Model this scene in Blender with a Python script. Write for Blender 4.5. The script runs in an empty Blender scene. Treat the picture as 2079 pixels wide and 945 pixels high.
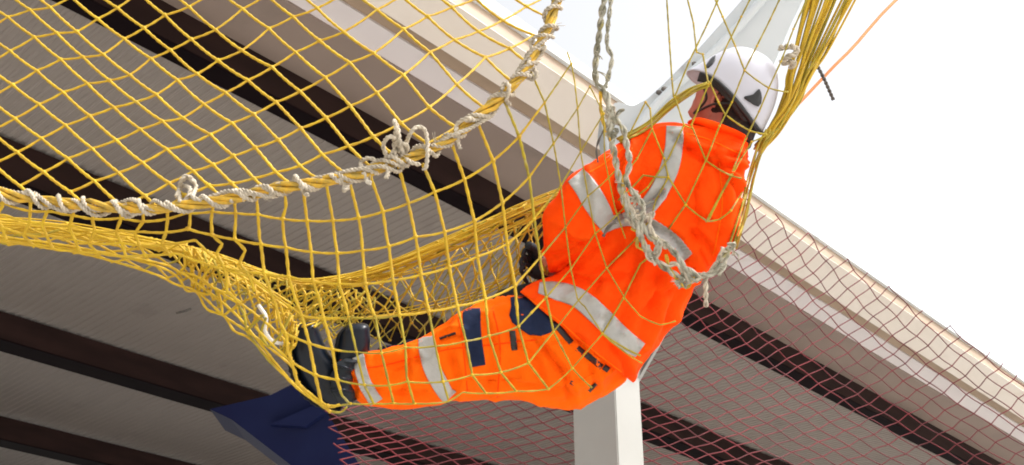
import bpy, bmesh, math, random
from mathutils import Vector, Matrix, noise
from mathutils.bvhtree import BVHTree
random.seed(7)
R = math.radians
# ------------------------------------------------------------------ camera, world, sun, exposure
F, CX, CY, PITCH = 2200.0, 1039.5, 472.5, R(28.92)
CAM = Vector((0, 0, 1.6))
scn = bpy.context.scene
C = scn.collection
cd = bpy.data.cameras.new('camera'); cam = bpy.data.objects.new('camera', cd); C.objects.link(cam)
cam.location = CAM; cam.rotation_euler = (R(90) + PITCH, 0, 0)
cd.sensor_width = 36; cd.lens = F / 2079 * 36; cd.clip_end = 3000; cd.clip_start = .05
scn.camera = cam
FWD = Vector((0, math.cos(PITCH), math.sin(PITCH))); UP = Vector((0, -math.sin(PITCH), math.cos(PITCH))); RT = Vector((1, 0, 0))
SUN_EL, SUN_AZ = R(54), R(105)          # azimuth measured clockwise from +Y
w = bpy.data.worlds.new('World'); scn.world = w; w.use_nodes = True
nt = w.node_tree; nt.nodes.clear()
sky = nt.nodes.new('ShaderNodeTexSky'); sky.sky_type = 'NISHITA'; sky.sun_disc = False
sky.sun_elevation = SUN_EL; sky.sun_rotation = SUN_AZ; sky.air_density = 1.0; sky.dust_density = 5.0; sky.ozone_density = 1.0
hs = nt.nodes.new('ShaderNodeHueSaturation'); hs.inputs['Saturation'].default_value = .12   # overcast: the blue is veiled
bg = nt.nodes.new('ShaderNodeBackground'); bg.inputs['Strength'].default_value = .15
wo = nt.nodes.new('ShaderNodeOutputWorld')
nt.links.new(sky.outputs[0], hs.inputs['Color']); nt.links.new(hs.outputs[0], bg.inputs['Color']); nt.links.new(bg.outputs[0], wo.inputs['Surface'])
sd = bpy.data.lights.new('sun', 'SUN'); sd.energy = 1.3; sd.angle = R(10); sd.color = (1, .96, .9)
sun = bpy.data.objects.new('sun', sd); C.objects.link(sun)
sdir = Vector((math.sin(SUN_AZ) * math.cos(SUN_EL), math.cos(SUN_AZ) * math.cos(SUN_EL), math.sin(SUN_EL)))
sun.rotation_euler = sdir.to_track_quat('Z', 'Y').to_euler()
scn.view_settings.view_transform = 'Standard'; scn.view_settings.look = 'None'
scn.view_settings.exposure = 1.2; scn.view_settings.gamma = 1
scn.cycles.filter_width = 1.9

# ------------------------------------------------------------------ helpers
def ray(px, py):
    return (FWD + RT * ((px - CX) / F) + UP * ((CY - py) / F))
def P(px, py, D):
    return CAM + ray(px, py) * D
def s2l(c):
    return tuple((v / 12.92 if v <= .04045 else ((v + .055) / 1.055) ** 2.4) for v in [x / 255 for x in c]) + (1,)
def mat(name, col, rough=.7, col2=None, scale=20, bump=0, bscale=60, metal=0, stretch=(1, 1, 1), dirt=None, spec=.5, sheen=0, bdist=.004, detail=5):
    m = bpy.data.materials.new(name); m.use_nodes = True; t = m.node_tree; b = t.nodes['Principled BSDF']
    b.inputs['Roughness'].default_value = rough; b.inputs['Metallic'].default_value = metal
    b.inputs['Specular IOR Level'].default_value = spec
    if sheen: b.inputs['Sheen Weight'].default_value = sheen
    col = tuple(col)[:3] + (1,)
    tc = t.nodes.new('ShaderNodeTexCoord'); mp = t.nodes.new('ShaderNodeMapping'); mp.inputs['Scale'].default_value = stretch
    t.links.new(tc.outputs['Object'], mp.inputs['Vector'])
    if col2:
        n = t.nodes.new('ShaderNodeTexNoise'); n.inputs['Scale'].default_value = scale; n.inputs['Detail'].default_value = detail
        r = t.nodes.new('ShaderNodeValToRGB'); r.color_ramp.elements[0].position = .35; r.color_ramp.elements[1].position = .65
        r.color_ramp.elements[0].color = col; r.color_ramp.elements[1].color = tuple(col2)[:3] + (1,)
        t.links.new(mp.outputs[0], n.inputs['Vector']); t.links.new(n.outputs['Fac'], r.inputs['Fac'])
        out = r.outputs[0]
        if dirt:
            n2 = t.nodes.new('ShaderNodeTexNoise'); n2.inputs['Scale'].default_value = dirt[1]; n2.inputs['Detail'].default_value = 8
            r2 = t.nodes.new('ShaderNodeValToRGB'); r2.color_ramp.elements[0].position = dirt[2]; r2.color_ramp.elements[1].position = dirt[2] + .18
            r2.color_ramp.elements[0].color = (0, 0, 0, 1); r2.color_ramp.elements[1].color = (1, 1, 1, 1)
            mx = t.nodes.new('ShaderNodeMix'); mx.data_type = 'RGBA'
            t.links.new(mp.outputs[0], n2.inputs['Vector']); t.links.new(n2.outputs['Fac'], r2.inputs['Fac'])
            t.links.new(r2.outputs[0], mx.inputs['Factor']); t.links.new(out, mx.inputs[6]); mx.inputs[7].default_value = tuple(dirt[0]) + (1,)
            out = mx.outputs[2]
        t.links.new(out, b.inputs['Base Color'])
    else:
        b.inputs['Base Color'].default_value = col
    if bump:
        n3 = t.nodes.new('ShaderNodeTexNoise'); n3.inputs['Scale'].default_value = bscale; n3.inputs['Detail'].default_value = 6
        bp = t.nodes.new('ShaderNodeBump'); bp.inputs['Strength'].default_value = bump; bp.inputs['Distance'].default_value = bdist
        t.links.new(mp.outputs[0], n3.inputs['Vector']); t.links.new(n3.outputs['Fac'], bp.inputs['Height']); t.links.new(bp.outputs[0], b.inputs['Normal'])
    return m
M = dict(
    yellow=mat('yellow_twine', (.63, .41, .008), .6, (.52, .31, .008), 30, .6, 300, dirt=((.46, .33, .04), 9, .62)),
    yellow_olive=mat('olive_yellow_twine', (.44, .33, .014), .7, (.27, .21, .015), 25, .5, 300, dirt=((.48, .41, .20), 14, .6)),  # darker, more olive tone of the yellow twine
    yellow_core=mat('yellow_rope_core', (.72, .42, .03), .7, (.36, .24, .04), 40, .6, 220, dirt=((.80, .34, .02), 16, .6)),
    cord=mat('beige_cord', (.60, .52, .40), .85, (.34, .29, .22), 45, .7, 260, dirt=((.72, .66, .55), 20, .58)),
    greycord=mat('grey_green_rope', (.50, .47, .38), .85, (.17, .16, .11), 38, .7, 260, dirt=((.46, .36, .06), 18, .57)),
    red=mat('red_twine', (.17, .014, .02), .8, (.10, .014, .018), 6, 0),
    orange=mat('orange_jacket_cloth', (1.0, .082, .003), .75, (1.0, .060, .002), 7, .75, 15, spec=.05, bdist=.022),
    orange2=mat('orange_trouser_cloth', (1.0, .145, .003), .75, (.95, .12, .003), 7, .75, 15, spec=.05, bdist=.022),
    navy=mat('navy_cloth', (.012, .018, .045), .75, (.02, .03, .07), 12, .3, 120, spec=.1),
    tape=mat('grey_reflective_tape', (.36, .355, .33), .45, (.43, .42, .40), 14, .7, 24, dirt=((.27, .25, .20), 10, .54), bdist=.01),
    boot=mat('black_boot_leather', (.004, .007, .014), .3, (.007, .011, .019), 9, .25, 40, spec=.3),
    sole=mat('black_rubber', (.005, .005, .006), .6, (.009, .009, .010), 12, .3, 60, spec=.15),
    helmet=mat('white_helmet_shell', (.49, .49, .55), .3, (.53, .52, .58), 4, 0),
    black=mat('black_plastic', (.012, .011, .012), .5, (.02, .018, .018), 14, .2, 60),
    skin=mat('skin', (.58, .20, .14), .55, (.46, .12, .085), 14, .2, 90),
    hair=mat('dark_brown_hair', (.035, .014, .012), .8, (.012, .006, .006), 120, .8, 200),
    glove=mat('black_glove', (.012, .015, .02), .7, (.022, .026, .03), 14, .3, 80, spec=.2),
    cream=mat('cream_painted_steel', (.85, .78, .71), .5, (.82, .74, .66), 1.2, .1, 8, dirt=((.55, .42, .28), 1.1, .66)),
    white=mat('white_painted_steel', (.78, .73, .73), .5, (.74, .68, .68), 1.3, .1, 8, dirt=((.62, .52, .44), .9, .64)),
    tan=mat('tan_steel', (.42, .31, .22), .6, (.36, .26, .18), 2, .1, 8),
    taupe=mat('taupe_soffit', (.28, .215, .18), .6, (.25, .19, .16), .9, .15, 5, dirt=((.21, .165, .14), 1.6, .62)),
    sheet=mat('corrugated_sheet_paint', (.32, .28, .252), .55, (.305, .266, .24), .8, .15, 5, dirt=((.24, .205, .185), 1.8, .6)),
    brown=mat('dark_brown_steel', (.020, .010, .009), .7, (.030, .015, .013), 1.4, .2, 6, stretch=(1, 1, 5), spec=.12),
    flange_shade=mat('flange_painted_shade', (.006, .003, .004), .7, (.008, .004, .005), 2, .1, 8, spec=.05),  # shade on the purlin undersides, put into the colour as near-black
    navysteel=mat('navy_painted_steel', (.004, .006, .035), .5, (.006, .010, .045), 2, .1, 8, spec=.1),
    column=mat('off_white_column_paint', (.34, .335, .31), .55, (.30, .295, .27), 1.8, .2, 12, dirt=((.45, .39, .30), 3, .66)),
    pale=mat('pale_grey_steel', (.62, .66, .68), .5, (.56, .60, .62), 2, .2, 12, dirt=((.30, .29, .28), 4, .66)),
    concrete=mat('pale_concrete', (.46, .44, .41), .9, (.38, .36, .33), 1.5, .3, 20, dirt=((.28, .26, .24), .4, .62)),
    whitecord=mat('white_hose', (.78, .76, .72), .5, (.7, .68, .62), 20, .2, 100),
    thinorange=mat('thin_orange_line', (.80, .30, .10), .6, (.7, .25, .08), 20),
    darkcord=mat('dark_grey_cord', (.08, .07, .065), .7, (.14, .12, .1), 30, .4, 200),
)
def link(name, bm, m, parent=None, smooth=True):
    me = bpy.data.meshes.new(name); bm.normal_update(); bm.to_mesh(me); bm.free()
    if smooth:
        for p in me.polygons: p.use_smooth = True
    me.materials.append(m if not isinstance(m, str) else M[m])
    o = bpy.data.objects.new(name, me); C.objects.link(o)
    if parent: par(o, parent)
    return o
def par(o, p):
    o.parent = p; o.matrix_parent_inverse = p.matrix_world.inverted() if False else Matrix.Translation(-world_loc(p))
def world_loc(p):
    v = Vector((0, 0, 0)); q = p
    if p.type == 'EMPTY': v = p.location.copy()
    return v
def tag(o, label=None, cat=None, group=None, kind=None):
    if label: o['label'] = label
    if cat: o['category'] = cat
    if group: o['group'] = group
    if kind: o['kind'] = kind
    return o
def thing(name, loc, label, cat, group=None):
    e = bpy.data.objects.new(name, None); C.objects.link(e); e.location = loc; e.empty_display_size = .1
    return tag(e, label, cat, group)
def cr(p0, p1, p2, p3, t):
    return .5 * ((2 * p1) + (p2 - p0) * t + (2 * p0 - 5 * p1 + 4 * p2 - p3) * t * t + (3 * p1 - p0 - 3 * p2 + p3) * t ** 3)
def spline(pts, n):
    "Catmull-Rom through pts (Vectors of any size), n samples per span"
    out = []
    for i in range(len(pts) - 1):
        p0 = pts[i - 1] if i else pts[0] * 2 - pts[1]
        p3 = pts[i + 2] if i + 2 < len(pts) else pts[-1] * 2 - pts[-2]
        for k in range(n): out.append(cr(p0, pts[i], pts[i + 1], p3, k / n))
    out.append(pts[-1].copy()); return out
def frames(pts):
    T = []
    for i in range(len(pts)):
        a = pts[max(i - 1, 0)]; b = pts[min(i + 1, len(pts) - 1)]
        d = (b - a); T.append(d.normalized() if d.length > 1e-9 else (T[-1] if T else Vector((0, 0, 1))))
    n = T[0].orthogonal().normalized(); out = []
    for t in T:
        n = (n - t * n.dot(t))
        n = n.normalized() if n.length > 1e-6 else t.orthogonal().normalized()
        out.append((t, n, t.cross(n)))
    return out
def tube(bm, pts, r, sides=6, rf=None, caps=True):
    fr = frames(pts); rings = []
    for i, (p, (t, n, b)) in enumerate(zip(pts, fr)):
        rr = r * (rf(i / max(1, len(pts) - 1)) if rf else 1)
        rings.append([bm.verts.new(p + (n * math.cos(a) + b * math.sin(a)) * rr) for a in [2 * math.pi * k / sides for k in range(sides)]])
    for A, B in zip(rings, rings[1:]):
        for k in range(sides): bm.faces.new((A[k], A[(k + 1) % sides], B[(k + 1) % sides], B[k]))
    if caps:
        bm.faces.new(rings[0][::-1]); bm.faces.new(rings[-1])
def resample(pts, step):
    out = [pts[0].copy()]; acc = 0
    for a, b in zip(pts, pts[1:]):
        L = (b - a).length
        if L < 1e-9: continue
        pos = step - acc
        while pos <= L:
            out.append(a.lerp(b, pos / L)); pos += step
        acc = L - (pos - step)
    out.append(pts[-1].copy()); return out
def plies(pts, r, n=2, pitch=.05, off=.55, pr=.62, phase=0, wob=0):
    "paths of the plies of a twisted cord"
    pts = resample(pts, pitch / 9); fr = frames(pts); outs = []
    step = pitch / 9
    for k in range(n):
        q = []
        for i, (p, (t, a, b)) in enumerate(zip(pts, fr)):
            ang = 2 * math.pi * (i * step / pitch) + 2 * math.pi * k / n + phase
            rr = r * off * (1 + wob * noise.noise(p * 25 + Vector((k * 7, 0, 0))))
            q.append(p + (a * math.cos(ang) + b * math.sin(ang)) * rr)
        outs.append(q)
    return outs
def twisted(bm, pts, r, n=2, pitch=.05, sides=6, **kw):
    for q in plies(pts, r, n, pitch, **kw): tube(bm, q, r * kw.get('pr', .62), sides)
def blob(bm, c, r, sq=(1, 1, 1), seed=0):
    ret = bmesh.ops.create_icosphere(bm, subdivisions=1, radius=r)
    for v in ret['verts']:
        v.co = Vector((v.co.x * sq[0], v.co.y * sq[1], v.co.z * sq[2])) * (1 + .2 * noise.noise(v.co * 300 + Vector((seed, 0, 0)))) + c
def prism(bm, prof, a, b, origin, ex, ey, ez):
    "extrude closed polygon prof [(u, z)] from a to b along ez"
    A = [bm.verts.new(origin + ex * u + ey * v + ez * a) for u, v in prof]
    B = [bm.verts.new(origin + ex * u + ey * v + ez * b) for u, v in prof]
    n = len(prof)
    for i in range(n): bm.faces.new((A[i], A[(i + 1) % n], B[(i + 1) % n], B[i]))
    bm.faces.new(A[::-1]); bm.faces.new(B)
    bmesh.ops.recalc_face_normals(bm, faces=bm.faces[:])

# ------------------------------------------------------------------ ground
bm = bmesh.new(); bmesh.ops.create_grid(bm, x_segments=8, y_segments=8, size=1500)
tag(link('ground', bm, 'concrete', smooth=False), kind='structure')

# ------------------------------------------------------------------ roof seen from beneath
Hh = 5.0                                    # deck height above the eye
DV = Vector((2350, 2513.5, 0)).normalized(); NV = Vector((-2513.5, 2350, 0)).normalized(); ZV = Vector((0, 0, 1))
def kk(y):                                  # u per metre of height for the member edge that passes image row y at the middle
    d = ray(1040, y); return (d / d.z).dot(NV)
LN = dict(sky=50, rim=64, tan=92, g1=192, g2=221, w=279, d1=389, ds=452, d2=479, e1=710, es=765, e2=792, f1=957, fs=995, f2=1011, end=1500)
roof = thing('canopy_roof', P(1040, 479, 11), 'large roof seen from below with dark brown purlins, corrugated brown-grey sheets and cream edge beams', 'roof')
A0, A1 = -14.0, 46.0
def member(name, prof, m, smooth=False):
    bm = bmesh.new(); prism(bm, prof, A0, A1, CAM.copy(), NV, ZV, DV)
    if not bm.faces: bm.free(); return None
    return link(name, bm, m, roof, smooth)
def flat(name, y0, y1, z, m, th=.12, pre=0, post=0):
    return member(name, [(kk(y0) * z - pre, z), (kk(y1) * z + post, z), (kk(y1) * z + post, z + th), (kk(y0) * z - pre, z + th)], m)
def purlin(yt, ys, yb, m):
    u1 = kk(yt) * Hh; zl = u1 / kk(ys); u2 = kk(yb) * zl
    # channel: web facing the camera, bottom flange with a small lip
    member('purlin_web', [(u1, zl), (u1 + .03, zl), (u1 + .03, Hh + .01), (u1, Hh + .01)], m)
    return member('purlin_flange', [(u1 - .012, zl - .012), (u2, zl - .012), (u2, zl + .05), (u2 - .02, zl + .05), (u2 - .02, zl + .004), (u1 - .012, zl + .004)], 'flange_shade')
zA = kk(LN['rim']) * Hh / kk(LN['tan'])
# outer gutter rim, edge beam, groove, white strip, smooth soffit
g = flat('gutter_rim', LN['sky'], LN['rim'], Hh + .02, 'pale', .10)
ur = kk(LN['rim']) * Hh
member('edge_beam_web', [(ur, zA + .004), (ur + .04, zA + .004), (ur + .04, Hh + .10), (ur, Hh + .10)], 'tan')
member('edge_beam_flange', [(ur - .015, zA), (kk(LN['g1']) * zA, zA), (kk(LN['g1']) * zA, zA + .03), (kk(LN['g1']) * zA - .03, zA + .03), (kk(LN['g1']) * zA - .03, zA + .004), (ur - .015, zA + .004)], 'cream')
member('shadow_groove', [(kk(LN['g1']) * Hh - .5, Hh + .02), (kk(LN['g2']) * Hh + .02, Hh + .02), (kk(LN['g2']) * Hh + .02, Hh + .1), (kk(LN['g1']) * Hh - .5, Hh + .1)], 'tan')
flat('white_trim_board', LN['g2'], LN['w'], Hh, 'white', .018)
zs = Hh - .02
flat('soffit_board', LN['w'], LN['d1'], zs, 'taupe', .03, 0, .06)
purlin(LN['d1'], LN['ds'], LN['d2'], 'brown')
purlin(LN['e1'], LN['es'], LN['e2'], 'brown')
purlin(LN['f1'], LN['fs'], LN['f2'], 'brown')
u_f, u_e = kk(LN['f1']) * Hh, kk(LN['e1']) * Hh
def yrow(u, z):                      # image row (at the middle column) of an edge at plan offset u and height z
    lo_, hi_ = 0, 1680
    for _ in range(50):
        mid_ = (lo_ + hi_) / 2
        if kk(mid_) * z < u: lo_ = mid_
        else: hi_ = mid_
    return lo_
web, fl_ = Hh - kk(LN['f1']) * Hh / kk(LN['fs']), kk(LN['f2']) * (kk(LN['f1']) * Hh / kk(LN['fs'])) - u_f
extra = []
for q in range(1, 6):
    u = u_f + (u_f - u_e) * q; zl = Hh - web
    purlin(yrow(u, Hh), yrow(u, zl), yrow(u + fl_, zl), 'brown'); extra.append((yrow(u, Hh), yrow(u + fl_, zl)))
def corrugated(y0, y1, pre=.04, z=Hh + .05):
    u0 = kk(y0) * Hh - pre; u1 = kk(y1) * z + .1
    bm = bmesh.new(); pitch, dep = .088, .010; s = A0; prev = None
    us = [u0 + (u1 - u0) * k / 6 for k in range(7)]
    prof = [(0, 0), (.5, 0), (.62, -1), (.88, -1), (1.0, 0)]
    while s < A1:
        for t, h in prof[:-1]:
            row = [bm.verts.new(CAM + NV * u + DV * (s + t * pitch) + ZV * (z + h * dep)) for u in us]
            if prev:
                for k in range(6): bm.faces.new((prev[k], prev[k + 1], row[k + 1], row[k]))
            prev = row
        s += pitch
    return link('corrugated_sheet', bm, 'sheet', roof, smooth=False)
corrugated(LN['d2'], LN['e1'], .35); corrugated(LN['e2'], LN['f1'], .35); corrugated(LN['f2'], extra[0][0], .35)
for q in range(4): corrugated(extra[q][1], extra[q + 1][0], .35)
# roof covering above everything so no sky leaks through
flat('roof_deck', LN['rim'], extra[4][1], Hh + .14, 'brown', .05, -.02)

# ------------------------------------------------------------------ column, bracing, navy beam
def slab(bm, quad, D, th, D2=None):
    "solid plate: face polygon in a plane at distance D, thickness th away from the viewer"
    D2 = D2 or [D] * len(quad)
    A = [bm.verts.new(P(x, y, d)) for (x, y), d in zip(quad, D2)]
    B = [bm.verts.new(v.co + Vector((0, 1, 0)) * th) for v in A]
    n = len(A)
    bm.faces.new(A); bm.faces.new(B[::-1])
    for i in range(n): bm.faces.new((A[i], B[i], B[(i + 1) % n], A[(i + 1) % n]))
    bmesh.ops.recalc_face_normals(bm, faces=bm.faces[:])
col = thing('steel_column', P(1230, 850, 4.6), 'off-white square steel column with a slanting bracket behind the worker\'s hips', 'column')
bm = bmesh.new()
e = .0
# shaft: two visible faces meet at x=1247; left face recedes
tp = [P(1160, 730, 4.75), P(1247, 755, 4.6), P(1298, 766, 4.72)]
tp.append(P(1209, 748, 4.87))
hi = [bm.verts.new(p) for p in tp]; lo = [bm.verts.new(Vector((p.x * .985, p.y, 0))) for p in tp]
for i in range(4): bm.faces.new((lo[i], lo[(i + 1) % 4], hi[(i + 1) % 4], hi[i]))
bm.faces.new(lo[::-1]); bm.faces.new(hi); bmesh.ops.recalc_face_normals(bm, faces=bm.faces[:])
bmesh.ops.bevel(bm, geom=[e for e in bm.edges], offset=.004, segments=2, affect='EDGES')
link('shaft', bm, 'column', col, smooth=False)
bm = bmesh.new(); slab(bm, [(1243, 768), (1298, 767), (1342, 690), (1388, 600), (1468, 400), (1475, 300), (1390, 300), (1372, 420), (1330, 600), (1262, 720)], 4.6, .12, [4.6, 4.715, 4.7, 4.79, 5.2, 5.36, 5.36, 5.2, 4.72, 4.6])
bmesh.ops.bevel(bm, geom=[e for e in bm.edges], offset=.004, segments=2, affect='EDGES')
link('bracket', bm, 'column', col, smooth=False)
br = thing('diagonal_brace', P(1300, 260, 5.4), 'pale grey steel brace rising to the right behind the white helmet', 'steel brace')
bm = bmesh.new(); slab(bm, [(1236, 330), (1218, 232), (1252, 206), (1285, 214), (1312, 202), (1345, 172), (1395, 122), (1424, 92), (1490, 18), (1558, -60), (1660, -60), (1610, 40), (1550, 180), (1470, 330)], 5.4, .2)
bmesh.ops.bevel(bm, geom=[e for e in bm.edges], offset=.006, segments=2, affect='EDGES')
link('plate', bm, 'pale', br, smooth=False)
bm = bmesh.new(); tube(bm, spline([P(1262, 300, 5.34), P(1340, 205, 5.34), P(1462, 94, 5.34), P(1600, -60, 5.34)], 6), .022, 10); link('edge_pipe', bm, 'pale', br)
for (x, y) in [(1338, 188), (1349, 181), (1345, 194), (1410, 131)]:
    bm = bmesh.new(); blob(bm, P(x, y, 5.36), .018, (1, .6, 1), x); link('bolt', bm, 'darkcord', br)
nb = thing('navy_beam', P(590, 830, 8), 'navy blue steel beam crossing under the dark purlin below the boots', 'steel beam')
bm = bmesh.new(); slab(bm, [(426, 831), (548, 803), (596, 779), (640, 800), (740, 960), (610, 960), (470, 852)], 8.2, .5)
link('beam_web', bm, 'navysteel', nb, smooth=False)
bm = bmesh.new(); slab(bm, [(548, 862), (640, 822), (664, 835), (620, 866)], 8.12, .06); link('beam_lug', bm, 'navysteel', nb, smooth=False)

# ------------------------------------------------------------------ the worker
per = thing('person', P(1200, 780, 3.3), 'worker in orange jacket and trousers and white helmet slumped, back turned, in the net', 'person')
BVS = []
def catch(o):
    me = o.data; BVS.append(BVHTree.FromPolygons([o.matrix_parent_inverse @ v.co + (o.parent.location if o.parent and o.parent.type == 'EMPTY' else Vector()) if False else v.co.copy() for v in me.vertices], [tuple(p.vertices) for p in me.polygons]))
def hit(px, py, trees=None):
    d = ray(px, py); L = d.length; best = None
    for t in (trees or BVS):
        h = t.ray_cast(CAM, d.normalized(), 30)
        if h[0] is not None:
            D = h[3] / L
            if best is None or D < best[0]: best = (D, h[1])
    return best
def loft(secs, nr=64, sub=10, disp=None, ex=2.3, name='part', m='orange', parent=None, cap=True, inner=0):
    "secs: (Lx, Ly, Rx, Ry, D, rd[, Dtilt])  cross-sections between two outline points at distance D with half depth rd"
    V = []
    for s in secs:
        tilt = s[6] if len(s) > 6 else 0
        L = P(s[0], s[1], s[4] + tilt); Rr = P(s[2], s[3], s[4] - tilt)
        V.append(Vector(((L + Rr) / 2)[:] + ((Rr - L) / 2)[:] + (s[5],)))
    S = []
    for i in range(len(V) - 1):
        p0 = V[i - 1] if i else V[0]; p3 = V[i + 2] if i + 2 < len(V) else V[-1]
        for k in range(sub): S.append(cr(p0, V[i], V[i + 1], p3, k / sub))
    S.append(V[-1])
    bm = bmesh.new(); rings = []
    for j, s in enumerate(S):
        c = Vector(s[0:3]); h = Vector(s[3:6]); rd = s[6]; v = j / (len(S) - 1)
        dep = (FWD - h * (FWD.dot(h) / h.length_squared)).normalized()
        ring = []
        for k in range(nr):
            a = 2 * math.pi * k / nr; ca, sa = math.cos(a), math.sin(a)
            x = math.copysign(abs(ca) ** (2 / ex), ca); y = math.copysign(abs(sa) ** (2 / ex), sa)
            p = c + h * x + dep * rd * y
            if disp:
                nrm = (h.normalized() * ca + dep * sa).normalized()
                p = p + nrm * disp(p, a, v)
            ring.append(bm.verts.new(p))
        rings.append(ring)
    for A, B in zip(rings, rings[1:]):
        for k in range(nr): bm.faces.new((A[k], A[(k + 1) % nr], B[(k + 1) % nr], B[k]))
    if cap:
        for ring, s, fl in ((rings[0], S[0], 1), (rings[-1], S[-1], 0)):
            c = bm.verts.new(Vector(s[0:3]))
            for k in range(nr):
                f = (ring[k], ring[(k + 1) % nr], c); bm.faces.new(f[::-1] if fl else f)
    bmesh.ops.recalc_face_normals(bm, faces=bm.faces[:])
    return bm
def fold_noise(p, ax, sc_al, sc_ac, seed=0):
    al = p.dot(ax); q = p - ax * al
    n = noise.noise(q * sc_ac + ax * al * sc_al + Vector((seed, seed * .7, 0)))
    return 1 - abs(n) * 2.2
CREASE = [([(1340, 392), (1318, 415), (1292, 432)], 7, .012), ([(1408, 585), (1392, 630), (1368, 680)], 6, .011), ([(1385, 575), (1362, 620), (1340, 690)], 7, .012), ([(1340, 560), (1325, 620), (1300, 690)], 8, .010),
          ([(1300, 485), (1292, 545), (1272, 620), (1262, 660)], 8, .010), ([(1262, 480), (1240, 530), (1205, 590)], 8, .009), ([(1376, 282), (1410, 312), (1440, 330), (1500, 342)], 8, .013), ([(1400, 300), (1450, 315), (1498, 318)], 6, .009),
          ([(1322, 458), (1365, 476), (1395, 520), (1412, 548)], 7, .011), ([(1410, 470), (1440, 500), (1452, 540)], 7, .010), ([(1480, 360), (1500, 385), (1505, 400)], 7, .012), ([(1458, 330), (1470, 400), (1462, 470)], 9, .008),
          ([(1272, 292), (1255, 330), (1250, 380), (1262, 440)], 7, .012), ([(1120, 520), (1150, 514), (1180, 498), (1210, 480)], 6, .014), ([(1136, 470), (1160, 490), (1192, 494)], 6, .010), ([(1200, 500), (1160, 530), (1120, 555)], 6, .010),
          ([(1240, 700), (1262, 728), (1270, 760)], 6, .008), ([(1150, 560), (1200, 575), (1260, 560)], 8, .008), ([(1180, 350), (1195, 420), (1180, 470)], 9, .006), ([(1300, 640), (1330, 600), (1360, 590)], 7, .008), ([(1230, 650), (1250, 600), (1240, 560)], 9, .007),
          ([(898, 690), (920, 683), (938, 680)], 5, .010), ([(985, 660), (1004, 710), (996, 780)], 9, .008), ([(1098, 700), (1138, 745), (1160, 806)], 7, .011), ([(1180, 690), (1200, 740), (1210, 790)], 7, .009), ([(1030, 770), (1090, 785), (1150, 790)], 7, .010),
          ([(760, 735), (800, 740), (850, 730)], 7, .006), ([(915, 720), (930, 760), (920, 800)], 7, .009), ([(740, 790), (800, 800), (860, 796)], 7, .008), ([(1050, 700), (1090, 730), (1100, 770)], 8, .007), ([(820, 712), (830, 760), (815, 800)], 7, .006), ([(700, 750), (716, 770), (722, 795)], 5, .006)]
def crease(p):
    q = p - CAM; d = q.dot(FWD); x, y = CX + F * q.dot(RT) / d, CY - F * q.dot(UP) / d; f = 0
    for pl, wd, dp in CREASE:
        best = 1e9
        for a, b in zip(pl, pl[1:]):
            vx, vy = b[0] - a[0], b[1] - a[1]; t = max(0, min(1, ((x - a[0]) * vx + (y - a[1]) * vy) / (vx * vx + vy * vy)))
            ex, ey = x - a[0] - t * vx, y - a[1] - t * vy; e2 = ex * ex + ey * ey
            if e2 < best: best = e2; side = ex * vy - ey * vx
        if best < 900:
            e = math.sqrt(best); f -= 1.7 * dp * math.exp(-(e / wd) ** 2) - (dp * 1.2 * math.exp(-((e - wd * 1.7) / wd) ** 2) if side > 0 else 0)
    return f
AX_T = (P(1450, 300, 3.3) - P(1230, 720, 3.3)).normalized()
def dj(p, a, v):
    f = .017 * fold_noise(p, AX_T, 2.0, 12, 3) * (0.30 + 1.0 * max(0, v - .35))
    f += .011 * fold_noise(p, (AX_T + RT * .9).normalized(), 3, 17, 9) + .006 * noise.noise(p * 7) + .002 * noise.noise(p * 40)
    return f - .005 + (crease(p) * min(1, max(0, .15 - math.sin(a)) / .6) if math.sin(a) < .15 else 0)
jacket_secs = [(1388, 262, 1500, 290, 3.33, .07), (1376, 251, 1513, 291, 3.33, .085), (1330, 254, 1514, 305, 3.33, .10), (1275, 283, 1511, 325, 3.33, .115), (1232, 335, 1506, 372, 3.33, .128),
               (1208, 400, 1500, 425, 3.33, .132), (1200, 460, 1489, 485, 3.33, .130), (1172, 525, 1440, 545, 3.32, .125), (1128, 560, 1398, 592, 3.31, .122),
               (1096, 571, 1373, 638, 3.30, .124), (1068, 586, 1338, 686, 3.29, .128), (1060, 592, 1310, 722, 3.285, .130), (1064, 598, 1279, 766, 3.28, .130), (1078, 606, 1270, 758, 3.28, .118)]
jacket = link('jacket', loft(jacket_secs, 110, 12, dj), 'orange', per); catch(jacket)
AX_A = (P(1270, 330, 3.25) - P(1130, 480, 3.25)).normalized()
def ds(p, a, v): return .012 * fold_noise(p, (AX_A + UP * .2).normalized(), 14, 8, 5) * (.3 + v) + .005 * noise.noise(p * 9) + .002 * noise.noise(p * 40) - .004 + (crease(p) * min(1, max(0, .15 - math.sin(a)) / .6) if math.sin(a) < .15 else 0)
sl = link('sleeve', loft([(1310, 262, 1372, 350, 3.30, .06), (1262, 288, 1325, 385, 3.28, .075), (1200, 331, 1268, 425, 3.25, .078), (1150, 362, 1240, 455, 3.24, .078), (1124, 405, 1228, 480, 3.24, .078), (1102, 448, 1208, 502, 3.25, .075),
               (1106, 500, 1185, 522, 3.28, .068), (1117, 548, 1165, 534, 3.33, .055), (1128, 553, 1150, 546, 3.37, .045)], 64, 9, ds), 'orange', per)
catch(sl)
sr = link('sleeve', loft([(1440, 275, 1512, 300, 3.28, .05), (1408, 330, 1516, 330, 3.26, .07), (1400, 385, 1508, 388, 3.25, .075), (1398, 440, 1503, 440, 3.25, .075), (1400, 490, 1493, 482, 3.26, .07),
               (1412, 528, 1474, 518, 3.27, .055), (1425, 542, 1460, 535, 3.28, .03)], 56, 9, ds), 'orange', per)
catch(sr)
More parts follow.
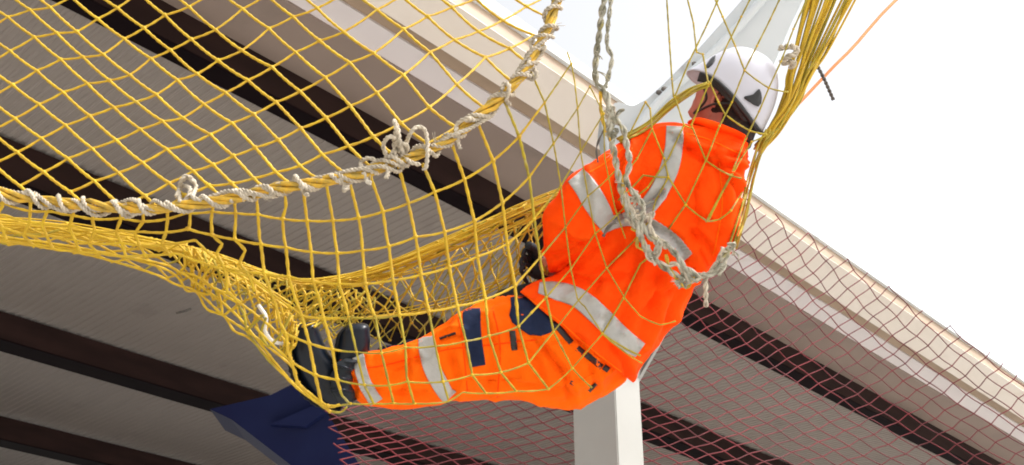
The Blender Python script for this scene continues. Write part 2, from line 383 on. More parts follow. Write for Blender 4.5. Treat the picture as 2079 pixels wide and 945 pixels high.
# collar: a standing band round the neck
bm = loft([(1402, 256, 1506, 290, 3.31, .072), (1398, 246, 1512, 288, 3.30, .080), (1412, 240, 1516, 282, 3.30, .080), (1420, 245, 1508, 280, 3.30, .070)], 56, 8, lambda p, a, v: .003 * noise.noise(p * 30))
colr = link('collar', bm, 'orange', per); catch(colr)
# trousers
AX_L = (P(1150, 720, 3.3) - P(720, 770, 3.3)).normalized()
def dt(p, a, v):
    f = .017 * fold_noise(p, (AX_L + UP * .35).normalized(), 3, 14, 11) + .009 * fold_noise(p, UP, 3, 12, 21) + .005 * noise.noise(p * 9) + .002 * noise.noise(p * 40)
    return f * (1.1 - .4 * v) - .006 + (crease(p) * min(1, max(0, .15 - math.sin(a)) / .6) if math.sin(a) < .15 else 0)
leg1 = [(1150, 590, 1285, 745, 3.31, .11), (1105, 596, 1262, 765, 3.30, .125), (1064, 602, 1222, 797, 3.29, .13), (1036, 608, 1150, 822, 3.28, .125), (1003, 615, 1072, 812, 3.27, .105), (958, 622, 990, 807, 3.26, .092),
        (900, 665, 925, 806, 3.25, .08), (858, 692, 868, 817, 3.25, .072), (800, 712, 806, 822, 3.25, .068), (750, 718, 755, 821, 3.25, .066), (696, 728, 724, 806, 3.25, .064), (704, 733, 728, 797, 3.25, .056)]
tr = link('trousers', loft(leg1, 80, 11, dt, ex=2.2), 'orange2', per); catch(tr)
leg2 = [(1130, 590, 1180, 720, 3.45, .10), (1040, 618, 1080, 740, 3.48, .10), (970, 640, 980, 750, 3.48, .085), (880, 690, 880, 770, 3.50, .07), (820, 698, 820, 770, 3.50, .06), (770, 706, 775, 770, 3.50, .05)]
tr2 = link('trousers', loft(leg2, 48, 8, dt), 'navy', per); tag(tr2, 'dark trouser leg of the farther leg'); catch(tr2)
def drape(pts2, default=3.13, gap=.010, n=6, jit=0.0, sc=1):
    "points (x, y[, D]) -> 3D path, lying on the worker where it crosses him"
    V = [Vector((p[0], p[1], p[2] if len(p) > 2 else default(p[0], p[1]) if callable(default) else default)) for p in pts2]
    S = spline(V, n) if len(V) > 2 else [V[0].lerp(V[1], k / n) for k in range(n + 1)]
    out = []
    for s in S:
        D = s.z; h = hit(s.x, s.y)
        if h and h[0] - gap < D < h[0] + .15: D = h[0] - gap
        out.append([s.x, s.y, D])
    for it in range(2):
        for i in range(1, len(out) - 1): out[i][2] = min(out[i][2], .5 * out[i][2] + .25 * (out[i - 1][2] + out[i + 1][2]))
    return [P(*o) for o in out]
# boots
def db(p, a, v): return .0025 * noise.noise(p * 22) + .0012 * fold_noise(p, UP, 30, 10, 4)
b1 = link('boot', loft([(604, 660, 628, 655, 3.22, .02), (593, 670, 642, 660, 3.22, .036), (590, 692, 652, 686, 3.225, .042), (594, 722, 662, 712, 3.23, .046), (604, 752, 680, 738, 3.24, .050), (618, 782, 700, 765, 3.25, .055),
                   (642, 806, 712, 788, 3.25, .056), (668, 822, 716, 804, 3.25, .05), (690, 826, 716, 816, 3.25, .03)], 48, 9, db, ex=2.4), 'boot', per); catch(b1)
bm = loft([(600, 663, 611, 658, 3.21, .018), (586, 674, 601, 671, 3.21, .044), (582, 705, 597, 700, 3.215, .052), (586, 735, 602, 730, 3.22, .048), (596, 768, 611, 761, 3.23, .044), (612, 796, 629, 787, 3.24, .052), (636, 817, 652, 805, 3.25, .054), (664, 831, 676, 819, 3.25, .046), (690, 836, 694, 827, 3.25, .03)], 32, 6, lambda p, a, v: .002 * math.copysign(1, math.sin(v * 120)), ex=3.5)
link('sole', bm, 'sole', b1)
bm = loft([(706, 728, 728, 732, 3.20, .045), (690, 732, 722, 742, 3.205, .058), (676, 752, 716, 760, 3.205, .062), (672, 782, 716, 785, 3.205, .060), (684, 812, 722, 808, 3.21, .045), (700, 818, 722, 814, 3.22, .03)], 36, 8, lambda p, a, v: .0025 * math.sin(v * 30) )
bc = link('boot_cuff', bm, 'glove', b1); catch(bc)
for ya, yb in ((742, 752), (768, 774), (792, 796)):
    bm = bmesh.new(); tube(bm, drape([(672, ya, 3.2), (694, (ya + yb) / 2 - 3, 3.2), (716, yb, 3.2)], 3.2, gap=.001), .003, 6); link('lace', bm, 'boot', b1)
b2 = link('boot', loft([(706, 660, 736, 656, 3.255, .024), (694, 674, 748, 662, 3.255, .04), (688, 695, 752, 685, 3.255, .048), (684, 718, 750, 708, 3.255, .05), (682, 745, 745, 738, 3.265, .052), (690, 770, 750, 770, 3.29, .05), (700, 790, 740, 790, 3.29, .03)], 48, 9, db, ex=2.4), 'boot', per); catch(b2)
bm = loft([(700, 664, 712, 659, 3.265, .022), (688, 678, 700, 672, 3.265, .045), (682, 705, 694, 700, 3.265, .05), (678, 735, 690, 730, 3.265, .05), (680, 760, 692, 758, 3.265, .04)], 32, 6, None, ex=3.5)
link('sole', bm, 'sole', b2)

# body: one continuous surface (head, neck, trunk, arms, legs) grown by voxel remesh
bm = bmesh.new()
def ell(c, rx, ry, rz, axes=None, n=3):
    r = bmesh.ops.create_icosphere(bm, subdivisions=n, radius=1)
    ax = axes or (RT, FWD, UP)
    for v in r['verts']:
        v.co = c + ax[0] * v.co.x * rx + ax[1] * v.co.y * ry + ax[2] * v.co.z * rz
HU = (RT * .60 + UP * .79 - FWD * .06).normalized()            # head up axis
HF = (RT * -.75 + UP * .30 + FWD * .60); HF = (HF - HU * HF.dot(HU)).normalized()   # where the face looks
HS = HU.cross(HF).normalized()                                  # towards the hidden / camera side
if HS.dot(FWD) > 0: HS = -HS                                    # HS points to the camera: the visible ear's side
HC = P(1480, 205, 3.40)
ell(HC + HU * .03, .098, .078, .105, (HF, HS, HU)); ell(HC - HU * .045 + HF * .035, .065, .058, .07, (HF, HS, HU))
ell(HC + HF * .10 - HU * .015, .016, .014, .024, (HF, HS, HU), 2); ell(HC + HF * .082 - HU * .055, .014, .024, .010, (HF, HS, HU), 2); ell(HC + HF * .075 - HU * .09, .022, .024, .02, (HF, HS, HU), 2)
ell(HC + HF * .075 + HU * .015 + HS * .03, .02, .02, .012, (HF, HS, HU), 2); ell(HC + HF * .06 - HU * .03 + HS * .04, .03, .025, .035, (HF, HS, HU), 2)
def bt(pts, r, rf=None): tube(bm, spline([P(*p) for p in pts], 5), r, 14, rf)
bt([(1500, 215, 3.42), (1470, 260, 3.38), (1430, 320, 3.35)], .058)
bt([(1440, 300, 3.34), (1340, 420, 3.33), (1280, 540, 3.32), (1200, 660, 3.3)], .105)
bt([(1330, 320, 3.33), (1200, 400, 3.26), (1155, 480, 3.27), (1135, 530, 3.34), (1098, 545, 3.44)], .05, lambda t: 1.05 - .45 * t)
bt([(1460, 310, 3.3), (1450, 420, 3.27), (1445, 510, 3.3), (1380, 500, 3.4)], .045, lambda t: 1.05 - .35 * t)
bt([(1200, 690, 3.3), (1080, 700, 3.28), (960, 715, 3.27), (860, 760, 3.25), (700, 768, 3.25)], .07, lambda t: 1 - .5 * t)
bt([(1180, 660, 3.42), (1060, 670, 3.48), (960, 690, 3.48), (860, 735, 3.50), (740, 740, 3.44)], .052, lambda t: 1 - .5 * t)
me = bpy.data.meshes.new('body'); bm.to_mesh(me); bm.free()
tmp = bpy.data.objects.new('tmp', me); C.objects.link(tmp)
rm = tmp.modifiers.new('r', 'REMESH'); rm.mode = 'VOXEL'; rm.voxel_size = .007
sm = tmp.modifiers.new('s', 'SMOOTH'); sm.iterations = 5
dg = bpy.context.evaluated_depsgraph_get(); me2 = bpy.data.meshes.new_from_object(tmp.evaluated_get(dg)); bpy.data.objects.remove(tmp)
for p in me2.polygons: p.use_smooth = True
me2.name = 'body'; me2.materials.clear(); me2.materials.append(M['skin'])
body = bpy.data.objects.new('body', me2); C.objects.link(body); par(body, per); catch(body)
# ear
bm = bmesh.new(); EC = HC - HU * .022 + HS * .074 - HF * .012
tube(bm, [EC + HF * (.016 * math.cos(a)) + HU * (.03 * math.sin(a)) + HS * (.012 + .006 * math.sin(a)) - HF * .004 for a in [R(-110 + 20 * k) for k in range(15)]], .0055, 8)
blob(bm, EC - HU * .026, .009); blob(bm, EC, .014, (.8, .8, 1.2)); link('ear', bm, 'skin', per)
# hair: back and side of the head below the helmet
bm = bmesh.new(); r = bmesh.ops.create_icosphere(bm, subdivisions=5, radius=1)
HB = HC + HU * .028
for v in r['verts']:
    q = v.co.copy(); v.co = HB + HF * q.x * .103 + HS * q.y * .083 + HU * q.z * .11
    v.co += (v.co - HB).normalized() * (.003 * noise.noise(v.co * 90))
kill = [v for v in bm.verts if (v.co - HB).dot(HF) > .004 + .008 * noise.noise(v.co * 60) or (v.co - HC).dot(HU) < -.14]
bmesh.ops.delete(bm, geom=kill, context='VERTS'); hair = link('hair', bm, 'hair', per); catch(hair)
# hair on the nape
bm = bmesh.new(); tube(bm, spline([P(1506, 215, 3.385), P(1500, 245, 3.365), P(1486, 285, 3.34)], 6), .062, 20); nape = link('hair', bm, 'hair', per); catch(nape)

# helmet
HK = HC - HU * .002 + HF * .004
shell = bmesh.new(); NA, NB = 72, 30
def hpoint(a, b, s=1.0):
    # a azimuth (0 = front), b 0 rim .. 1 crown
    ph = b * math.pi / 2
    rx, ry, rz = .142 * s, .120 * s, .176 * s
    x = math.cos(a) * math.cos(ph) ** .85; y = math.sin(a) * math.cos(ph) ** .85; z = math.sin(ph)
    low = -.022 * max(0, -math.cos(a)) ** 1.2 * (1 - b) ** 2 + .018 * (math.sin(a) ** 2) * (1 - b) ** 3       # lower at the nape, arched over the ear
    fl = 1 + .07 * (1 - b) ** 8 + (.14 * max(0, math.cos(a)) ** 3) * (1 - b) ** 6                            # flare and short peak
    ridge = .004 * math.exp(-(y / .16) ** 2) * b + .003 * math.exp(-((abs(y) - .42) / .07) ** 2)
    return HK + HF * (x * rx * fl) + HS * (y * ry * fl) + HU * (z * (rz + ridge) + low)
ring = [[shell.verts.new(hpoint(2 * math.pi * i / NA, j / NB)) for i in range(NA)] for j in range(NB)]
top = shell.verts.new(hpoint(0, 1))
for j in range(NB - 1):
    for i in range(NA): shell.faces.new((ring[j][i], ring[j][(i + 1) % NA], ring[j + 1][(i + 1) % NA], ring[j + 1][i]))
for i in range(NA): shell.faces.new((ring[-1][i], ring[-1][(i + 1) % NA], top))
bmesh.ops.recalc_face_normals(shell, faces=shell.faces[:])
bmesh.ops.solidify(shell, geom=shell.faces[:], thickness=.004)
hel = link('helmet', shell, 'helmet', per); catch(hel)
bm = bmesh.new()
tube(bm, [hpoint(R(62) + (2 * math.pi - R(124)) * i / 60, 0.0, .97) - HU * .006 for i in range(61)], .009, 8, rf=lambda t: .35 + .65 * min(1, 5 * min(t, 1 - t))); link('helmet_lining', bm, 'black', hel)
# dark headband visible below the shell
bm = bmesh.new(); rr = []
for j in range(5):
    rr.append([bm.verts.new(hpoint(2 * math.pi * i / 60, 0, .90 - .02 * j) - HU * (-.004 + .007 * j) ) for i in range(60)])
for A, B in zip(rr, rr[1:]):
    for i in range(9, 51): bm.faces.new((A[i], A[i + 1], B[i + 1], B[i]))
bmesh.ops.delete(bm, geom=[v for v in bm.verts if not v.link_faces], context='VERTS'); bmesh.ops.solidify(bm, geom=bm.faces[:], thickness=.003); hb = link('helmet_headband', bm, 'black', hel); catch(hb)
def decal(poly_c, name, m, parent, off=.003, th=.004, n=1, trees=None):
    "solid patch that follows the surface beneath: grid of photo-plane points laid on the surface"
    bm = bmesh.new(); rows = []
    for row in poly_c:
        rv = []
        for (x, y) in row:
            h = hit(x, y, trees)
            rv.append(None if h is None else P(x, y, h[0] - off))
        rows.append(rv)
    # fill misses with neighbours
    for rv in rows:
        for i, p in enumerate(rv):
            if p is None:
                c = [(abs(i - k), q) for k, q in enumerate(rv) if q is not None]
                rv[i] = min(c, key=lambda t: t[0])[1].copy() if c else None
    rows = [r for r in rows if all(p is not None for p in r)]
    if len(rows) < 2: return None
    vs = [[bm.verts.new(p) for p in rv] for rv in rows]
    for A, B in zip(vs, vs[1:]):
        for k in range(len(A) - 1):
            if len({A[k].co.freeze() if False else tuple(round(c, 6) for c in v.co) for v in (A[k], A[k + 1], B[k + 1], B[k])}) == 4:
                bm.faces.new((A[k], A[k + 1], B[k + 1], B[k]))
    bmesh.ops.recalc_face_normals(bm, faces=bm.faces[:])
    bm.normal_update()
    s = sum((f.normal.dot(FWD) for f in bm.faces))
    if s > 0: bmesh.ops.reverse_faces(bm, faces=bm.faces[:])
    bmesh.ops.solidify(bm, geom=bm.faces[:], thickness=th)
    return link(name, bm, m, parent)
def band(cl, wid, name, m, parent, off=.003, th=.003, nw=7, n=10, trees=None):
    "cl centreline [(x, y[, width])]"
    pts = spline([Vector((p[0], p[1], p[2] if len(p) > 2 else wid)) for p in cl], n * 2 if wid > 20 else n); nw = 13 if wid > 20 else nw; rows = []
    for i, p in enumerate(pts):
        a = pts[max(0, i - 1)]; b = pts[min(len(pts) - 1, i + 1)]; t = Vector((b.x - a.x, b.y - a.y)).normalized(); nn = Vector((-t.y, t.x))
        rows.append([(p.x + nn.x * p.z * (k / (nw - 1) - .5), p.y + nn.y * p.z * (k / (nw - 1) - .5)) for k in range(nw)])
    return decal(rows, name, m, parent, off, th, trees=trees)
def patch(poly_rows, n, nw, name, m, parent, **kw):
    "rows given as (left point, right point) pairs"
    lin = lambda V: [V[i].lerp(V[i + 1], k / n) for i in range(len(V) - 1) for k in range(n)] + [V[-1]]
    A = lin([Vector(a) for a, b in poly_rows]); B = lin([Vector(b) for a, b in poly_rows])
    return decal([[tuple(a.lerp(b, k / (nw - 1))) for k in range(nw)] for a, b in zip(A, B)], name, m, parent, **kw)
HT = [BVS[-2]]
patch([((1541, 181), (1543, 182)), ((1530, 192), (1546, 190)), ((1512, 196), (1547, 200)), ((1512, 200), (1546, 210)), ((1530, 212), (1540, 217))], 3, 5, 'helmet_vent', 'black', hel, trees=HT, off=.006)
patch([((1450, 112), (1453, 113)), ((1442, 120), (1452, 121)), ((1432, 134), (1446, 130)), ((1430, 137), (1438, 137))], 3, 4, 'helmet_vent', 'black', hel, trees=HT, off=.006)
band([(1572, 236), (1590, 215), (1597, 185)], 3, 'helmet_seam', 'helmet', hel, nw=3, trees=HT)
bm = bmesh.new(); tube(bm, spline([HK - HU * .02 + HS * .11 + HF * .03, HC - HU * .05 + HS * .085 + HF * .015, HC - HU * .10 + HS * .055 + HF * .04], 8), .004, 6)
tube(bm, spline([HK - HU * .02 + HS * .10 - HF * .08, HC - HU * .05 + HS * .09 - HF * .02, HC - HU * .10 + HS * .055 + HF * .04], 8), .004, 6); link('chin_strap', bm, 'black', hel)

# reflective strips and navy panels
BJ = BVS[:4]; BT = [BVS[4]]
band([(1168, 356, 40), (1190, 382, 46), (1215, 424, 46), (1232, 452, 36), (1240, 462, 24)], 42, 'reflective_strip', 'tape', sl, trees=BJ, off=.0045)
band([(1370, 256, 34), (1368, 300, 36), (1358, 345, 38), (1336, 392, 36), (1308, 428, 34), (1285, 452, 30)], 34, 'reflective_strip', 'tape', jacket, trees=BJ, off=.0045)
band([(1222, 468, 18), (1248, 452, 26), (1285, 446, 28), (1330, 466, 30), (1366, 492, 30), (1395, 525, 28)], 28, 'reflective_strip', 'tape', jacket, trees=BJ, off=.0045)
band([(1094, 584, 22), (1130, 590, 36), (1175, 606, 40), (1218, 642, 42), (1258, 682, 42), (1300, 712, 34)], 40, 'reflective_strip', 'tape', jacket, trees=BJ, off=.0045)
band([(864, 684, 30), (868, 715, 34), (880, 755, 34), (902, 795, 32), (914, 808, 30)], 32, 'reflective_strip', 'tape', tr, trees=BT, off=.0045)
band([(726, 720, 24), (732, 750, 24), (744, 785, 26), (764, 818, 28)], 24, 'reflective_strip', 'tape', tr, trees=BT, off=.0045)
band([(957, 626, 36), (958, 660, 36), (962, 700, 34), (970, 744, 32)], 34, 'navy_panel', 'navy', tr, trees=BT)
patch([((1036, 604), (1062, 598)), ((1038, 622), (1092, 620)), ((1034, 640), (1118, 645)), ((1040, 655), (1128, 665)), ((1056, 668), (1118, 675)), ((1075, 680), (1098, 681))], 4, 9, 'navy_panel', 'navy', tr, trees=BT, off=.004)
band([(1040, 672), (1042, 690), (1045, 711)], 12, 'pocket_tab', 'black', tr, nw=4, trees=BT)
for cl in ([(1122, 656), (1136, 668), (1160, 696)], [(1172, 707), (1185, 717)], [(1190, 720), (1208, 735), (1222, 746)], [(1226, 745), (1236, 752)]):
    band(cl, 12, 'belt', 'black', tr, nw=4, off=.002, th=.0015, trees=BT)
for cl, wd in (([(1108, 700), (1150, 695), (1180, 720)], 3), ([(1150, 770), (1175, 775), (1205, 760)], 4), ([(1196, 795), (1210, 780)], 7), ([(1158, 776), (1166, 780)], 8), ([(893, 688), (925, 677)], 5), ([(930, 770), (1000, 775), (1060, 770)], 3), ([(1108, 702), (1125, 735), (1152, 768)], 3)):
    band(cl, wd, 'pocket_seam', 'belt' if False else ('black' if wd > 4 else 'orange2'), tr, nw=3, off=.002, th=.0015, trees=BT)
band([(1284, 300), (1262, 350), (1250, 400)], 3, 'seam', 'orange', jacket, nw=3, trees=BJ)
for cl in ([(1392, 270), (1440, 284), (1500, 312)], [(1070, 604), (1130, 648), (1195, 704), (1262, 756)], [(1160, 366), (1215, 340), (1268, 300)], [(1460, 330), (1466, 420), (1448, 520)]):
    band(cl, 2.6, 'seam', 'orange2', jacket, nw=3, off=.002, th=.0012, trees=BJ)
for cl in ([(1090, 690), (1000, 700), (900, 712), (790, 740), (712, 752)], [(930, 640), (940, 700), (950, 800)], [(1000, 625), (1015, 700), (1010, 808)]):
    band(cl, 2.6, 'seam', 'orange', tr, nw=3, off=.002, th=.0012, trees=BT)
# gloved hand in the lap: palm, four fingers and a thumb as one mesh
bm = bmesh.new()
tube(bm, spline([P(1112, 540, 3.42), P(1096, 548, 3.42), P(1078, 540, 3.42)], 5), .038, 12, lambda t: 1 - .2 * t)
for k, (x, y) in enumerate([(1062, 506), (1058, 521), (1058, 536), (1064, 550)]):
    tube(bm, spline([P(1082, 528 + 8 * k, 3.42), P(x + 8, y, 3.38), P(x, y + 12, 3.36), P(x + 6, y + 24, 3.38)], 5), .0085, 8, lambda t: 1 - .25 * t)
tube(bm, spline([P(1094, 530, 3.42), P(1084, 505, 3.38), P(1072, 498, 3.35)], 5), .013, 8)
gl = link('glove', bm, 'glove', per)
# tool pouch / harness pieces above the thigh
hp = link('waist_pouch', loft([(1000, 606, 1010, 622, 3.46, .02), (1015, 590, 1030, 640, 3.45, .035), (1050, 580, 1062, 640, 3.44, .04), (1080, 572, 1090, 620, 3.42, .03)], 24, 5, db), 'glove', per)

# ------------------------------------------------------------------ nets
def segs(pts2, default, n=5):
    "straight twine between knots, only slightly rounded"
    out = []
    for a, b in zip(pts2, pts2[1:]):
        d = math.hypot(b[0] - a[0], b[1] - a[1]); sag = min(3, d * .03)
        for k in range(n):
            t = k / n; out.append((a[0] + (b[0] - a[0]) * t, a[1] + (b[1] - a[1]) * t + sag * 4 * t * (1 - t) * (1 if abs(b[0] - a[0]) > abs(b[1] - a[1]) else .0)))
    out.append(tuple(pts2[-1][:2]))
    V = []
    for x, y in out:
        D = default(x, y) if callable(default) else default
        h = hit(x, y)
        if h and h[0] - .010 < D: D = h[0] - .010
        V.append([x, y, D])
    for it in range(2):
        for i in range(1, len(V) - 1): V[i][2] = min(V[i][2], .5 * V[i][2] + .25 * (V[i - 1][2] + V[i + 1][2]))
    return [P(*v) for v in V]
def Dfront(x, y):
    # the front wall of the hammock: bellies towards the viewer at left, lies on the worker at right
    t = max(0, min(1.5, (1150 - x) / 800)); return 3.10 - .22 * math.sin(min(t, .60) * math.pi) - .05 * math.sin(y * .01)
def Dupper(x, y):
    t = max(0, min(1.5, (1100 - x) / 740)); return 3.08 - .25 * math.sin(min(t, .62) * math.pi) + .0016 * max(0, 420 - .42 * (x - 360) * .4 - y)
z1 = lambda x, y: (350 + x / 2.362, 85 + y / 2.362)
z2 = lambda x, y: (350 + x / 2.362, 460 + y / 2.362)
z3 = lambda x, y: (800 + x / 2.362, 85 + y / 2.362)
z4 = lambda x, y: (800 + x / 2.362, 460 + y / 2.362)
z5 = lambda x, y: (1230 + x / 2.362, 85 + y / 2.362)
RW = .0044
knots_up, knots_lo = [], []
def tw(name, path, r, m, parent, pitch=.02, sides=5):
    bm = bmesh.new(); twisted(bm, path, r, 2, pitch, sides, pr=.60, off=.42)
    o = link(name, bm, m, parent); return o
def proj(p):
    q = p - CAM; d = q.dot(FWD); return CX + F * q.dot(RT) / d, CY - F * q.dot(UP) / d
def thin(p):
    x, y = proj(p)
    k = 1 - .42 * max(0, min(1, (x - 1060) / 90))
    if y > 640 and x > 690: k = min(k, .72)
    return k
def strandtube(path, r, m, parent, sides=7):
    bm = bmesh.new(); path = resample(path, .008); tk = [thin(p) for p in path]
    fr = frames(path); rings = []
    for i, (p, (t, n, b)) in enumerate(zip(path, fr)):
        row = []
        for k in range(sides):
            a = 2 * math.pi * k / sides
            rr = r * tk[i] * (1 + .16 * math.cos(2 * (a - i * .75))) * (1 + .12 * noise.noise(p * 60))
            row.append(bm.verts.new(p + (n * math.cos(a) + b * math.sin(a)) * rr))
        rings.append(row)
    for A, B in zip(rings, rings[1:]):
        for k in range(sides): bm.faces.new((A[k], A[(k + 1) % sides], B[(k + 1) % sides], B[k]))
    bm.faces.new(rings[0][::-1]); bm.faces.new(rings[-1])
    o = link('strand', bm, m, parent)
    if m == 'yellow' and min(tk) < .80:              # darker olive yellow where the strand is thinned
        o.data.materials.append(M['yellow_olive'])
        for i in range(len(rings) - 1):
            if tk[i] < .80:
                for k in range(sides): o.data.polygons[i * sides + k].material_index = 1
    return o
def knotmesh(kn, r, m, parent):
    bm = bmesh.new()
    for i, p in enumerate(kn): blob(bm, p, r * thin(p) * random.uniform(.8, 1.15), (1.15, 1, 1.0), i)
    o = link('knots', bm, m, parent); o['kind'] = 'stuff'; return o

# upper panel -------------------------------------------------------
upn = thing('safety_net', P(560, 95, 3.1), 'upper yellow net panel of wide diamond meshes hung above the knotted rope at upper left', 'safety net')
G = {   # chains running down to the right: (j, x, y) in z1 coordinates
 -4: [(1, 18, 445 + 10), (2, 18, 565), (3, 100, 620), (4, 175, 690), (4.5, 190, 750)],
 -3: [(1, 18, 450), (2, 80, 490), (3, 195, 590), (4, 285, 680), (5, 300, 725)],
 -2: [(.7, 18, 335), (1, 50, 365), (2, 182, 445), (3, 292, 548), (4, 390, 655), (5, 412, 705)],
 -1: [(0, 18, 232), (1, 150, 300), (2, 285, 390), (3, 397, 508), (4, 495, 625), (5, 535, 690)],
  0: [(-.5, 18, 100), (0, 118, 155), (1, 255, 245), (2, 390, 348), (3, 507, 470), (4, 612, 595), (5, 650, 660)],
  1: [(-1, 90, 18), (0, 218, 90), (1, 362, 185), (2, 497, 290), (3, 615, 415), (4, 718, 540), (4.6, 770, 590), (5, 800, 620)],
  2: [(0, 325, 20), (1, 478, 122), (2, 612, 238), (3, 737, 365), (4, 845, 500), (5, 908, 578)],
  3: [(.7, 560, 18), (1, 590, 50), (2, 733, 172), (3, 853, 308), (4, 963, 455), (5, 1015, 525)],
  4: [(1.5, 770, 18), (2, 850, 100), (3, 980, 245), (4, 1095, 390), (5, 1160, 470)],
  5: [(2, 975, 18), (3, 1108, 160), (4, 1231, 315), (5, 1343, 448), (5.3, 1360, 470)],
  6: [(3, 1235, 50), (4, 1363, 205), (5, 1448, 325)],
  7: [(3.5, 1455, 18), (4, 1501, 75), (5, 1600, 215)],
}
nd = {}
for i, ch in G.items():
    for (j, x, y) in ch:
        if j == int(j) and x > 22 and y > 20 and j < 5: nd[(i, int(j))] = z1(x, y)
import numpy as np
ks = sorted(nd); Am = np.array([[1, i, j] for i, j in ks], float)
cx_ = np.linalg.lstsq(Am, np.array([nd[k][0] for k in ks]), rcond=None)[0]; cy_ = np.linalg.lstsq(Am, np.array([nd[k][1] for k in ks]), rcond=None)[0]
def poly2(i, j): v = np.array([1, i, j], float); return float(v @ cx_), float(v @ cy_)
core = [(-90, 372), (60, 402), (200, 420), (300, 424), (357, 420), (420, 410), (480, 402), (540, 388), (600, 378), (660, 368), (720, 357), (770, 340), (820, 325), (870, 305), (910, 285), (940, 262), (985, 225), (1020, 195), (1050, 165), (1075, 130), (1094, 92), (1120, 40), (1140, -40), (1158, -180)]
def ropey(x):
    for a, b in zip(core, core[1:]):
        if a[0] <= x <= b[0]: return a[1] + (b[1] - a[1]) * (x - a[0]) / (b[0] - a[0])
    return 372 if x < 0 else -40
def node_up(i, j):
    if (i, j) in nd: return nd[(i, j)]
    n = [(abs(i - a) + abs(j - b), (a, b)) for a, b in ks]; n.sort(); d, (a, b) = n[0]
    p, q = poly2(i, j), poly2(a, b); k = 1.0; wv = 5 * math.sin(i * 1.3 + j)
    return p[0] + (nd[(a, b)][0] - q[0]) * k, p[1] + (nd[(a, b)][1] - q[1]) * k + wv
NU = {(i, j): node_up(i, j) for i in range(-14, 19) for j in range(-13, 7)}
def okn(p): return -160 < p[0] < 1158 and -190 < p[1] < ropey(p[0]) + 4
for i in range(-14, 19):
    run = [NU[(i, j)] for j in range(-13, 7)]
    run = [p for p in run if -160 < p[0] < 1158 and p[1] > -200]
    out = []
    for p in run:
        if okn(p): out.append(p)
        else:
            if out and p[1] > ropey(p[0]):       # end on the rope
                a = out[-1]
                for t in range(1, 41):
                    q = (a[0] + (p[0] - a[0]) * t / 40, a[1] + (p[1] - a[1]) * t / 40)
                    if q[1] > ropey(q[0]): out.append(q); break
                break
    if len(out) > 1: strandtube(segs(out, Dupper, 5), RW, 'yellow', upn)
for j in range(-13, 7):
    out = [NU[(i, j)] for i in range(-14, 19) if okn(NU[(i, j)])]
    if len(out) > 1: strandtube(segs(out, Dupper, 5), RW * .8, 'yellow', upn)
    for q in out: knots_up.append(P(q[0], q[1], Dupper(*q) - .002))
knotmesh(knots_up, .0072, 'yellow', upn)

# hammock net --------------------------------------------------------
ham = thing('safety_net', P(700, 830, 3.1), 'yellow net hammock with square meshes holding the worker and gathered into bunched strands', 'safety net')
V = {
 'n': [z1(85, 838), z1(80, 905), z2(75, 12), z2(60, 20)],
 'm': [z1(192, 808), z1(186, 850), z1(190, 930), z2(190, 40), z2(240, 85), z2(212, 130), z2(250, 200), z2(262, 262), z2(262, 310), z2(330, 370)],
 'l': [z1(300, 790), z1(304, 840), z1(298, 935), z2(300, 62), z2(350, 115), z2(322, 175), z2(370, 240), z2(395, 310)],
 'k': [z1(405, 765), z1(410, 828), z1(418, 945), z2(425, 85), z2(432, 150), z2(440, 225), z2(475, 320), z2(495, 375), z2(520, 470), z2(548, 520), z2(552, 600), z2(572, 650), z2(600, 750), z2(660, 820), z2(745, 868)],
 'j': [z1(540, 735), z1(545, 790), z1(528, 850), z1(535, 945), z2(545, 100), z2(558, 240), z2(590, 350), z2(622, 430), z2(655, 555), z2(685, 712), z2(715, 850), z2(760, 892)],
 'i': [z1(628, 715), z1(645, 858), z2(652, 20), z2(665, 122), z2(675, 262), z2(705, 350), z2(725, 435), z2(768, 590), z2(790, 735), z2(812, 810), z2(855, 855)],
 'h': [z1(742, 705), z1(770, 858), z1(778, 940), z2(790, 128), z2(800, 275), z2(828, 370), z2(845, 435), z2(883, 602), z2(920, 760), z2(965, 850)],
 'g': [z1(855, 690), z1(893, 845), z2(905, 30), z2(912, 115), z2(925, 275), z2(950, 380), z2(975, 440), z2(1003, 608), z2(1040, 762), z2(1060, 845)],
 'f': [z1(955, 660), z1(1010, 815), z1(1028, 945), z2(1038, 95), z2(1058, 258), z2(1090, 425), z2(1118, 580), z4(60, 720), z4(95, 846)],
 'e': [z1(1088, 610), z1(1132, 775), z2(1166, 50), z4(115, 120), z4(130, 232), z4(165, 400), z4(192, 545), z4(235, 745), z4(260, 830)],
 'd': [z3(150, 615), z3(195, 720), z3(243, 912), z4(265, 195), z4(303, 382), z4(345, 550), z4(375, 712), z4(440, 800)],
 'c': [z3(290, 525), z3(338, 660), z3(385, 860), z4(400, 145), z4(438, 350), z4(455, 525), z4(512, 700), z4(585, 790)],
 'b': [z3(412, 415), z3(475, 570), z3(520, 772), z4(543, 85), z4(580, 285), z4(597, 480), z4(645, 655), z4(740, 780)],
 'a': [z3(540, 310), z3(600, 455), z3(648, 650), z3(672, 850), z4(700, 150), z4(730, 340), z4(765, 505), z4(855, 680), z4(950, 775)],
 'z': [z3(668, 170), z3(722, 292), z3(765, 488), z3(800, 690), z3(822, 890), z4(848, 205), z4(880, 350), z4(915, 385), z4(1000, 515), z4(1090, 590), (1304, 738)],
 'y': [z3(830, 50), z3(850, 105), z3(866, 190), z3(880, 320), z3(895, 528), z3(930, 740), z3(965, 920), z4(1020, 200), z4(1110, 350), z4(1180, 430), (1340, 660), (1372, 652)],
 'x': [z3(940, 215), z3(1005, 345), z3(1010, 560), z3(1060, 800), z3(1110, 945)],
}
